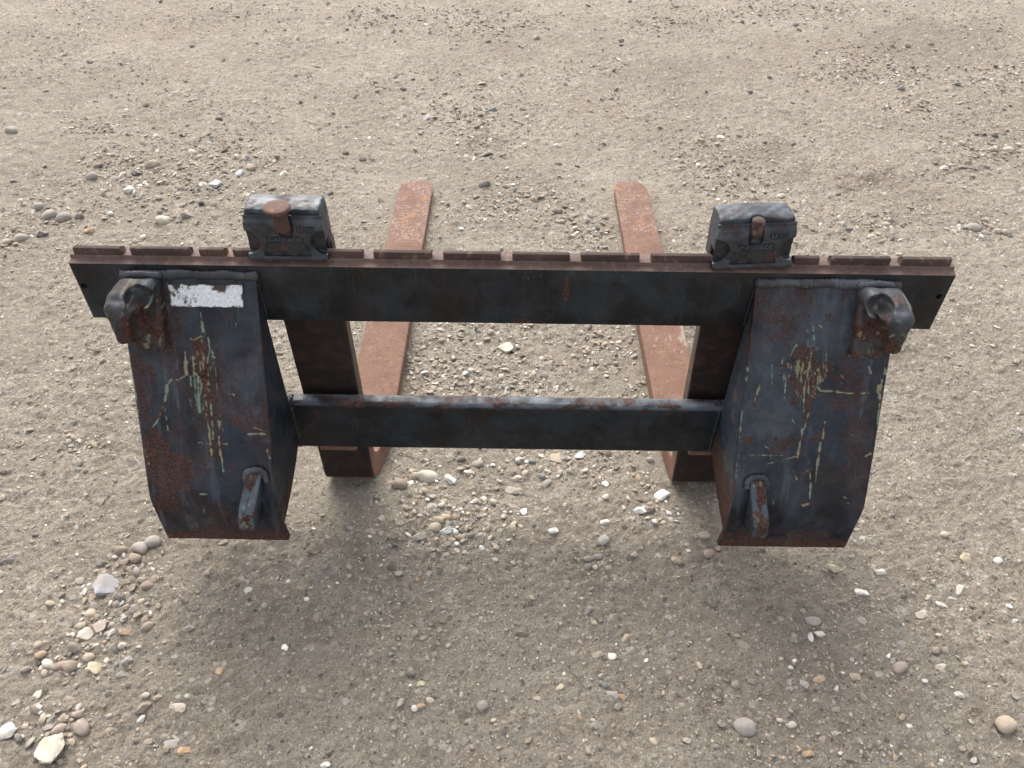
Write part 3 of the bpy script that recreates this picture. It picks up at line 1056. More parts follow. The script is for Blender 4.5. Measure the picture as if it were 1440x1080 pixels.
def fork(left):
    """L shaped forging: the section runs down the shank, round the heel and out along the tine"""
    if left:
        xi = lambda y, z: np.interp(y, [1.17, 1.22, 1.40, 2.6], [np.interp(z, [0, .05, .5], [-.305, -.3135, -.3150]), -.2915, -.2872, -.2900])
        xo = lambda y, z: np.interp(y, [1.17, 1.22, 1.40, 2.6], [np.interp(z, [0, .05, .2, .5], [-.418, -.424, -.4268, -.4321]), -.409, -.4070, -.4060])
        label = 'left rusty pallet fork whose latch has a raised pin with a round head'
        tip = 2.515
    else:
        xi = lambda y, z: np.interp(y, [1.17, 1.22, 1.40, 1.7, 2.6], [np.interp(z, [0, .28, .5], [.371, .3602, .3520]), .3615, .3552, .3525, .3525])
        xo = lambda y, z: np.interp(y, [1.17, 1.22, 1.55, 1.7, 2.6], [np.interp(z, [0, .28, .5], [.482, .474, .466]), .480, .473, .4745, .4685])
        label = 'right rusty pallet fork with pale marks on its tine and pin pushed down'
        tip = 2.530
    xm = -.37 if left else .41
    root = thing('pallet_fork', label, 'pallet fork', (xm, 1.15, 0), 'pallet forks hung on the carriage')
    # stations: (outer y,z) and (inner y,z)
    st = []
    for z in np.linspace(.655, .075, 56):
        st.append((1.128, z, 1.128 + np.interp(z, [.08, .25, .722], [.046, .040, .024]), z + .0))
    ro = .034
    for a in np.linspace(0, 90, 14)[1:]:
        ar = math.radians(a)
        oy, oz = 1.128 + ro - ro * math.cos(ar), .0015 + ro - ro * math.sin(ar) + (.036 * (1 - a / 90)) * .0
        ri = .030
        iy, iz = 1.174 + ri - ri * math.cos(ar), .044 + ri - ri * math.sin(ar)
        st.append((oy, oz, iy, iz))
    for y in np.linspace(1.215, tip - .085, 150):
        f_ = (y - 1.21) / (tip - 1.21)
        zt = .044 - .020 * f_ ** 1.3
        st.append((y, .0015, y, zt))
    tips = []
    for a in np.linspace(0, 90, 14)[1:]:
        ar = math.radians(a)
        tips.append((tip - .085 + .085 * math.sin(ar), math.cos(ar)))
    V, G = [], []
    bvl = .0028
    st_w = [1.0] * len(st)
    for y, cw in tips:
        f_ = (y - 1.21) / (tip - 1.21)
        zt = .044 - .020 * f_ ** 1.3 - .010 * (1 - cw)
        st.append((y, .0015 + .002 * (1 - cw), y, zt)); st_w.append(cw)
    for (oy, oz, iy, iz), cw in zip(st, st_w):
        ymid, zmid = (oy + iy) / 2, (oz + iz) / 2
        a_, b_ = float(xo(ymid, zmid)), float(xi(ymid, zmid))
        if cw < 1:
            hw = abs(b_ - a_) / 2
            c_ = (a_ + b_) / 2
            k = (hw - .040) + .040 * (1 - (1 - cw) ** 1.0) if cw > .001 else hw - .040
            k = hw - .043 * (1 - cw) ** .9
            sg = 1 if b_ > a_ else -1
            a_, b_ = c_ - sg * k, c_ + sg * k
        sg = 1 if b_ > a_ else -1
        O, I_ = np.array((oy, oz)), np.array((iy, iz))
        D = (I_ - O); L = np.linalg.norm(D) + 1e-9; D = D / L
        bb = min(bvl, L * .3)
        sec = []
        for xx, off in ((a_ + sg * bb, 0), (b_ - sg * bb, 0), (b_ - sg * bb * .3, bb * .3), (b_, bb), (b_, L - bb), (b_ - sg * bb * .3, L - bb * .3), (b_ - sg * bb, L), (a_ + sg * bb, L),
                        (a_ + sg * bb * .3, L - bb * .3), (a_, L - bb), (a_, bb), (a_ + sg * bb * .3, bb * .3)):
            yz = O + D * off
            sec.append((xx, yz[0], yz[1]))
        # subdivide the wide faces so that wear can be stored on them
        full = []
        m_ = len(sec)
        for k in range(m_):
            p, q_ = np.array(sec[k]), np.array(sec[(k + 1) % m_])
            nn_ = 26 if k in (0, 6) else (5 if k in (3, 9) else 1)
            for j in range(nn_):
                full.append(p + (q_ - p) * j / nn_)
        V.append(full)
    V = np.array(V)
    ns, nc = V.shape[:2]
    I = np.arange(ns * nc).reshape(ns, nc)
    J = np.roll(I, -1, axis=1)
    q = np.stack([I[:-1], I[1:], J[1:], J[:-1]], -1).reshape(-1, 4)
    VV = V.reshape(-1, 3).copy()
    VV += .0005 * np.stack([fbm(VV[:, 1] + VV[:, 0], VV[:, 2] + VV[:, 0], .03, 3, s_) for s_ in (1, 2, 3)], 1)
    me = np_mesh(VV, q, True)
    bm = bmesh.new(); bm.from_mesh(me)
    be = [e for e in bm.edges if e.is_boundary]
    bmesh.ops.holes_fill(bm, edges=be)
    bmesh.ops.recalc_face_normals(bm, faces=bm.faces[:])
    bm.to_mesh(me); bm.free()
    sharp(me, 30)
    W = verts(me)
    x, y, z = W.T
    # tip wear
    th_ = 2.06 if left else 2.14
    tipm = np.clip((y - th_ - .05 * fbm(x, y, .03, 3, 6)) / .05, 0, 1) * np.clip((z - .012) / .006, 0, 1)
    set_attr(me, 'wear_tip', tipm * np.clip(.70 + 1.8 * fbm(x, y, .04, 4, 7), 0, .9))
    fy = np.clip((1.134 - y) / .003, 0, 1)
    fr = fy * np.clip((z - .010 - .03 * fbm(x, z, .03, 4, 9)) / .01, 0, 1)
    set_attr(me, 'wear_paint', np.maximum(fr, np.clip((z - .12) / .04, 0, 1) * .35 * (1 - fy)) * .92)
    sd_ = np.clip((z - .06) / .03, 0, 1) * (1 - fy)
    set_attr(me, 'wear_side', sd_ * .85)
    if not left:
        px_, py_, _ = pix(W)
        top = (z > .035) & (y > 1.25) & (y < 1.9)
        dm = .55 * blob(px_, py_, 965, 462, 9, 26, 14, .8, .4, 8)
        chalk = strokes(px_, py_, lambda a, b: (890 + a / 13.5, 450 + b / 13.5), [
            (.8, [(360, 360), (380, 400), (420, 400)]), (.8, [(410, 330), (450, 390)]), (.8, [(460, 330), (500, 390)]), (.8, [(430, 330), (470, 330)]), (.7, [(400, 400), (500, 400)]), (.5, [(400, 490), (440, 490)]),
            (.8, [(570, 300), (620, 380)]), (.8, [(620, 380), (640, 320)]), (.8, [(650, 320), (680, 380)]), (.7, [(600, 305), (720, 300)]), (.8, [(700, 310), (720, 380)]), (.6, [(770, 390), (790, 390)]),
            (.8, [(840, 300), (880, 390)]), (.7, [(910, 310), (960, 310)]), (.7, [(960, 310), (970, 380)]), (.7, [(910, 320), (920, 390), (970, 385)]),
            (.55, [(520, 465), (690, 455)]), (.55, [(760, 460), (940, 470)]), (.6, [(540, 540), (580, 540)]), (.9, [(650, 540), (660, 540)]), (.6, [(770, 520), (800, 590)]), (.6, [(880, 535), (930, 545)]), (.6, [(890, 600), (950, 610)]), (.6, [(430, 590), (470, 590)])], 500)
        set_attr(me, 'wear_dust', np.where(top, np.maximum(dm, chalk * .34), 0))
    link('blade', me, M['rust'], root)
    # lower claw behind the beam
    cxm = float((xi(1.1, .17) + xo(1.1, .17)) / 2)
    bm = extrude_x([(1.098, .148), (1.128, .140), (1.128, .1725), (1.098, .1725)], cxm - .040, cxm + .040, .004)
    link('lower_claw', from_bm(bm), M['rust'], root)

    # ---- hook over the bar and its latch cover
    if left:
        hx0, hx1, dz, rot = -.4450, -.3165, 0.0, 0.0
        ph = -.3770
    else:
        hx0, hx1, dz, rot = .3385, .4670, -.0025, math.radians(2.6)
        ph = .4015
    cx, hw = (hx0 + hx1) / 2, (hx1 - hx0) / 2
    Pt = [(1.1035, .690), (1.1022, .7262), (1.1035, .7297), (1.109, .7312), (1.135, .7325), (1.151, .7300), (1.1535, .715), (1.1535, .640), (1.1265, .640), (1.1255, .668), (1.1035, .668)]

    def f_hook(X, Y, Z):
        w_ = hw - .0005 - (0.002 if left else .002) * np.clip((Z - .70) / .03, 0, 1)
        crown = .0 if left else .012 * ((X - cx) / hw) ** 2 * np.clip((Z - .69) / .04, 0, 1)
        d = smax(sd_poly(Y, Z + crown * .35, Pt) - .001, np.abs(X - cx) - w_, .004)
        slot = sd_cap(X, Y, Z, (ph, 1.101, .66), (ph, 1.099, .76), .0115)
        return smax(d, -slot, .002) + .0004 * np.sin(X * 260) * np.sin(Y * 310)

    Pc = [(1.1030, .7225), (1.0990, .7215), (1.0985, .7160), (1.0935, .7120), (1.0905, .6990), (1.0870, .6790), (1.0868, .6755), (1.0905, .6735), (1.0900, .6600), (1.0850, .6470), (1.0850, .6425), (1.1010, .6425)]

    def f_cover(X, Y, Z):
        hw2 = hw + .0015 + .003 * np.clip((.67 - Z) / .03, 0, 1)
        d = smax(sd_poly(Y, Z, Pc), np.abs(X - cx) - hw2, .004)
        for sgn_ in (-1, 1):
            e = np.sqrt(((X - (cx + sgn_ * (hw + .002))) / .0235) ** 2 + ((Z - .6755) / .0215) ** 2) - 1
            sc_ = np.maximum(e * .022, (Y - 1.0985) * .9)
            d = smax(d, -sc_, .0022)
        tr = sd_poly(X - cx, Z, [(-.030, .6745), (.030, .6745), (.040, .6515), (-.040, .6515)])
        d = smax(d, -np.maximum(tr, Y - 1.0915 + .0 * Z), .0022)
        slot = sd_cap(X, Y, Z, (ph, 1.089, .6945), (ph, 1.093, .76), .0122)
        d = smax(d, -slot, .002)
        # recessed panels that frame the raised lettering
        yf = np.interp(Z, [.676, .699, .712], [1.0868, 1.0905, 1.0935])
        p1 = np.maximum(np.maximum(np.abs(X - cx - .001) - .0300, np.abs(Z - .6825) - .0050), Y - yf - .0022)
        p2 = np.maximum(np.maximum(np.abs(X - cx - .0370) - .0150, np.abs(Z - .7010) - .0048), Y - yf - .0022)
        return np.maximum(np.maximum(d, -p1), -p2) + .0003 * np.sin(X * 240) * np.sin(Z * 350)

    pivot = Matrix.Translation((cx, 1.09, .6425)) @ Matrix.Rotation(rot, 4, 'Z') @ Matrix.Rotation(-rot * .75, 4, 'Y') @ Matrix.Translation((-cx, -1.09, -.6425 + dz))
    for nm, f_, lo, hi, mat in (('hook', f_hook, (hx0 - .01, 1.088, .630), (hx1 + .01, 1.165, .742), M['paint_blue']),
                                ('latch_cover', f_cover, (hx0 - .012, 1.075, .636), (hx1 + .012, 1.108, .722), M['cover'])):
        V, Q = surface_nets(f_, lo, hi, .0011 if nm == 'latch_cover' else .0018)
        me = np_mesh(V, Q, True, 50)
        if nm == 'hook':
            top = np.clip((V[:, 2] - .724) / .004, 0, 1)
            bl = top * np.clip(.45 + 2.0 * fbm(V[:, 0], V[:, 1], .02, 4, 15), 0, 1) * .5  # mottled top face: scuffs with bluish sky reflection painted in
            rs_ = top * np.clip((fbm(V[:, 0], V[:, 1], .015, 4, 19) - .12) * 5, 0, 1) * .5
            if not left:
                rs_ = np.maximum(rs_, top * .9 * blob(V[:, 0] * 1000, V[:, 1] * 1000, (cx - .032) * 1000, 1125, 14, 7, 3, .9, .3, 6))
            side_ = np.clip((np.abs(V[:, 0] - cx) - hw + .0035) / .001, 0, 1) * (1 - top)
            set_attr(me, 'wear_and_sheen', np.maximum(bl, side_ * .25))
            set_attr(me, 'wear_rust', np.maximum(rs_, np.clip((.70 - V[:, 2]) / .03, 0, 1) * .5))
        else:
            r_ = np.zeros(len(V))
            if not left:
                r_ = .8 * blob(V[:, 0] * 1000, V[:, 2] * 1000, (cx + .034) * 1000, 664, 8, 9, 3, .9, .3, 6)
            r_ = np.maximum(r_, np.clip((fbm(V[:, 0], V[:, 2], .02, 4, 29) - .16) * 5, 0, 1) * .45)
            set_attr(me, 'wear_rust', r_)
            set_attr(me, 'wear_and_sheen', np.clip((V[:, 2] - .695) / .01, 0, 1) * np.clip(.25 + .9 * fbm(V[:, 0], V[:, 2], .02, 4, 33), 0, 1) * .55)  # upward-facing upper half painted lighter and bluer, as lit from above
        me.transform(pivot)
        ob = link(nm, me, mat, root)
        if nm == 'latch_cover':
            cov = ob

    def text(body, x, y, z, size, tilt, sx=1.0):
        cu = bpy.data.curves.new("t", 'FONT')
        cu.body = body
        cu.size = size
        cu.extrude = .0013
        cu.bevel_depth = .0002
        cu.align_x = 'CENTER'; cu.align_y = 'CENTER'
        to = bpy.data.objects.new("t", cu)
        COL.objects.link(to)
        dg = bpy.context.evaluated_depsgraph_get()
        tm = bpy.data.meshes.new_from_object(to.evaluated_get(dg))
        bpy.data.objects.remove(to)
        tm.transform(Matrix.Diagonal((sx, 1, 1, 1)))
        tm.transform(Matrix.Translation((x, y, z)) @ Matrix.Rotation(math.radians(90 - tilt), 4, 'X'))
        tm.transform(pivot)
        link('lettering', tm, M['letter'], cov)

    text('CASCADE', cx + .001, 1.0893, .6825, .0094, 9, 1.32)
    text('EA 007', cx + .0370, 1.0924, .7010, .0090, 10, 1.0)
    # pin
    bm = bmesh.new()
    if left:
        # stem and mushroom head, leaning a little to the left
        prof = [(0, 0), (.0085, .0005), (.0118, .003), (.0122, .012), (.0120, .024), (.0125, .034), (.0150, .0375), (.0205, .0385), (.0222, .0405), (.0222, .0440), (.0210, .0458), (.0198, .0462), (.010, .0463), (0, .0463)]
        base, lean = (ph, 1.0865, .7010), (-.10, -.02)
    else:
        prof = [(0, 0), (.0085, .0005), (.0108, .003), (.0110, .012), (.0108, .0300), (.0090, .0320), (0, .0322)]
        base, lean = (ph, 1.0975, .6985), (0.02, .05)
    seg = 32
    rings = []
    for r_, z_ in prof:
        rings.append([bm.verts.new((r_ * math.cos(2 * math.pi * k / seg), r_ * math.sin(2 * math.pi * k / seg), z_)) for k in range(seg)] if r_ else [bm.verts.new((0, 0, z_))])
    for a, b in zip(rings[:-1], rings[1:]):
        for k in range(seg):
            k2 = (k + 1) % seg
            if len(a) == 1:
                bm.faces.new((a[0], b[k2], b[k]))
            elif len(b) == 1:
                bm.faces.new((a[k], a[k2], b[0]))
            else:
                bm.faces.new((a[k], a[k2], b[k2], b[k]))
    for v_ in bm.verts:
        v_.co.x += v_.co.z * lean[0]; v_.co.y += v_.co.z * lean[1]
        v_.co += Vector((random.uniform(-1, 1), random.uniform(-1, 1), random.uniform(-1, 1))) * .0002
    bm.transform(Matrix.Translation(base))
    me = from_bm(bm, angle=50)
    me.transform(pivot)
    link('latch_pin', me, M['pin'] if left else M['pin_dark'], root)
    return root


fork(True)
fork(False)

# ================================================================== the ground
CLUST = [(250, 250, 105, 48), (170, 235, 50, 30), (60, 300, 45, 20), (15, 340, 30, 22), (300, 240, 70, 40), (130, 180, 45, 14), (150, 850, 60, 45), (110, 920, 80, 42), (190, 790, 35, 30),
         (95, 1020, 60, 40), (670, 520, 85, 55), (740, 540, 70, 35), (640, 470, 60, 22), (640, 735, 75, 40), (790, 655, 80, 30), (590, 680, 50, 28), (920, 700, 36, 36),
         (680, 200, 45, 24), (660, 175, 70, 30), (750, 275, 60, 28), (835, 330, 50, 28), (730, 290, 90, 30), (1040, 245, 50, 18), (1390, 210, 60, 24), (1330, 240, 40, 14), (1375, 322, 50, 14),
         (1200, 85, 60, 24), (1120, 15, 110, 16), (660, 30, 90, 22), (520, 25, 50, 14), (930, 35, 40, 10), (835, 790, 30, 26), (120, 625, 35, 14), (1230, 105, 90, 14), (1400, 110, 60, 20),
         (620, 530, 50, 40), (860, 490, 50, 40), (900, 540, 30, 20), (585, 515, 25, 40), (1010, 240, 60, 40), (1210, 320, 60, 20), (1290, 150, 50, 14), (350, 230, 60, 30)]


def height(x, y):
    h = .0065 * fbm(x, y, .55, 3, 3)
    h += .0060 * fbm(x, y, .13, 4, 13, .55)
    rid = np.abs(fbm(x * .8 + y * .25, y, .055, 3, 23))
    h += -.0045 * rid + .0018
    h += .0060 * fbm(x, y, .022, 4, 33, .72)
    h += .0022 * np.abs(fbm(x * .6 + .3 * y, y * 1.3, .030, 3, 43, .6))
    # gentle under the forks so they lie on it
    near = np.exp(-(((np.abs(x + .01) - .39) / .10) ** 2)) * np.clip((y - 1.0) / .1, 0, 1) * np.clip((2.65 - y) / .1, 0, 1)
    h = h * (1 - .75 * near) - .0025 * near
    return np.clip(h, -.03, .03)


def damp_shade_at(x, y):
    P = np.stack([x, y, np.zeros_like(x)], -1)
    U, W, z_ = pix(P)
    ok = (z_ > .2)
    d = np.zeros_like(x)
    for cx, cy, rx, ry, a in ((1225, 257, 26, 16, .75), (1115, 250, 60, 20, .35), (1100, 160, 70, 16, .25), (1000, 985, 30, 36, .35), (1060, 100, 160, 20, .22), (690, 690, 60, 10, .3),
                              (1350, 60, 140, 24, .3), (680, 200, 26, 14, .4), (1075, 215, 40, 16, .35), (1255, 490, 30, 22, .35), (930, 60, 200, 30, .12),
                              (330, 860, 180, 110, .10), (1150, 900, 200, 130, .10)):  # foreground patches mix damp with painted shade of carriage and viewer
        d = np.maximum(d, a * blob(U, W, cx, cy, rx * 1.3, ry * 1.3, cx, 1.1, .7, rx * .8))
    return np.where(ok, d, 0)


dense = np.linspace(-1, 1, 640)
grow = 1 + np.array([.03, .08, .16, .3, .6, 1.2, 2.4, 5, 10, 22])
T = np.concatenate([-grow[::-1], dense, grow])
ys = [.36]
while ys[-1] < 5.1:
    zc = ys[-1] * math.cos(_P) + CAMH * math.sin(_P)
    ys.append(ys[-1] + 0.0025 * zc + .0009 * max(0, ys[-1] - 1.5))
ys = np.array(ys)
ys = np.concatenate([[-60, -25, -10, -4, -1.5, -.5, 0, .2, .3], ys, ys[-1] + np.array([.05, .15, .3, .6, 1.2, 2.5, 5, 10, 20, 40, 80])])
TT, YY = np.meshgrid(T, ys)
XX = TT * (.83 + .56 * np.clip(YY, .3, 5.2))
far = np.clip((np.abs(TT) - 1.3) / 2, 0, 1)
ZZ = height(XX, YY) * np.where((YY > 7) | (YY < -.4) | (far > 0), 0.3, 1)
V = np.stack([XX, YY, ZZ], -1).reshape(-1, 3)
ny, nx = TT.shape
I = np.arange(ny * nx).reshape(ny, nx)
q = np.stack([I[:-1, :-1], I[:-1, 1:], I[1:, 1:], I[1:, :-1]], -1).reshape(-1, 4)
me = np_mesh(V, q, True)
set_attr(me, 'damp_shade', damp_shade_at(V[:, 0], V[:, 1]))
g = bpy.data.objects.new('ground', me)
me.materials.append(M['ground'])
COL.objects.link(g)
g['kind'] = 'structure'
g['label'] = 'dusty packed dirt yard strewn with flint and pebbles'
print('ground verts', len(V))


# ================================================================== stones
def stone_shape(sub, kind, seed):
    r = np.random.default_rng(seed)
    bm = bmesh.new()
    bmesh.ops.create_icosphere(bm, subdivisions=sub, radius=1.0)
    V = np.array([v_.co[:] for v_ in bm.verts])
    Fc = np.array([[v_.index for v_ in f_.verts] for f_ in bm.faces])
    bm.free()
    if kind == 'round':
        ph = r.uniform(0, 6, 6)
        d = 1 + .09 * np.sin(2.1 * V[:, 0] + ph[0]) * np.cos(1.7 * V[:, 1] + ph[1]) + .07 * np.sin(3.1 * V[:, 2] + 2.2 * V[:, 0] + ph[2]) + .03 * np.sin(5 * V[:, 1] + ph[3])
        V = V * d[:, None]
        # gentle facets
        for _ in range(4):
            nrm = r.normal(size=3); nrm /= np.linalg.norm(nrm)
            k = V @ nrm - r.uniform(.72, .9)
            V = V - np.where(k > 0, k * .75, 0)[:, None] * nrm
        V[:, 2] *= r.uniform(.55, .72)
        V[:, 1] *= r.uniform(.68, .92)
    else:
        for _ in range(9):
            nrm = r.normal(size=3); nrm[2] *= .8; nrm /= np.linalg.norm(nrm)
            k = V @ nrm - r.uniform(.45, .8)
            V = V - np.where(k > 0, k, 0)[:, None] * nrm
        V += .03 * r.normal(size=V.shape)
        V[:, 2] *= r.uniform(.5, .75)
        V[:, 1] *= r.uniform(.6, .9)
        V[:, :2] *= 1.15
    V[:, 0] /= np.abs(V[:, 0]).max()
    return V, Fc


COLS = {  # name: (linear colour, word)
    'g': ((.250, .230, .200), 'grey'), 'd': ((.085, .078, .072), 'dark grey'), 'k': ((.035, .033, .032), 'black'),
    'b': ((.215, .165, .120), 'brown'), 't': ((.360, .290, .210), 'tan'), 'c': ((.500, .450, .365), 'cream'),
    'w': ((.70, .67, .61), 'white'), 'o': ((.360, .225, .120), 'orange-brown'), 's': ((.120, .130, .140), 'slate blue'),
    'u': ((.350, .360, .360), 'blue-white'), 'p': ((.290, .228, .195), 'pinkish'), 'y': ((.480, .410, .265), 'yellow'), 'm': ((.110, .080, .060), 'dark brown')}

base_round = [stone_shape(3, 'round', 100 + i) for i in range(9)]
base_flint = [stone_shape(3, 'flint', 200 + i) for i in range(8)]
mesh_round = [np_mesh(v_, f_, True) for v_, f_ in base_round]
mesh_flint = [np_mesh(v_, f_, True, 28) for v_, f_ in base_flint]
for m_ in mesh_round + mesh_flint:
    m_.materials.append(M['stone'])
    m_.name = 'stone'

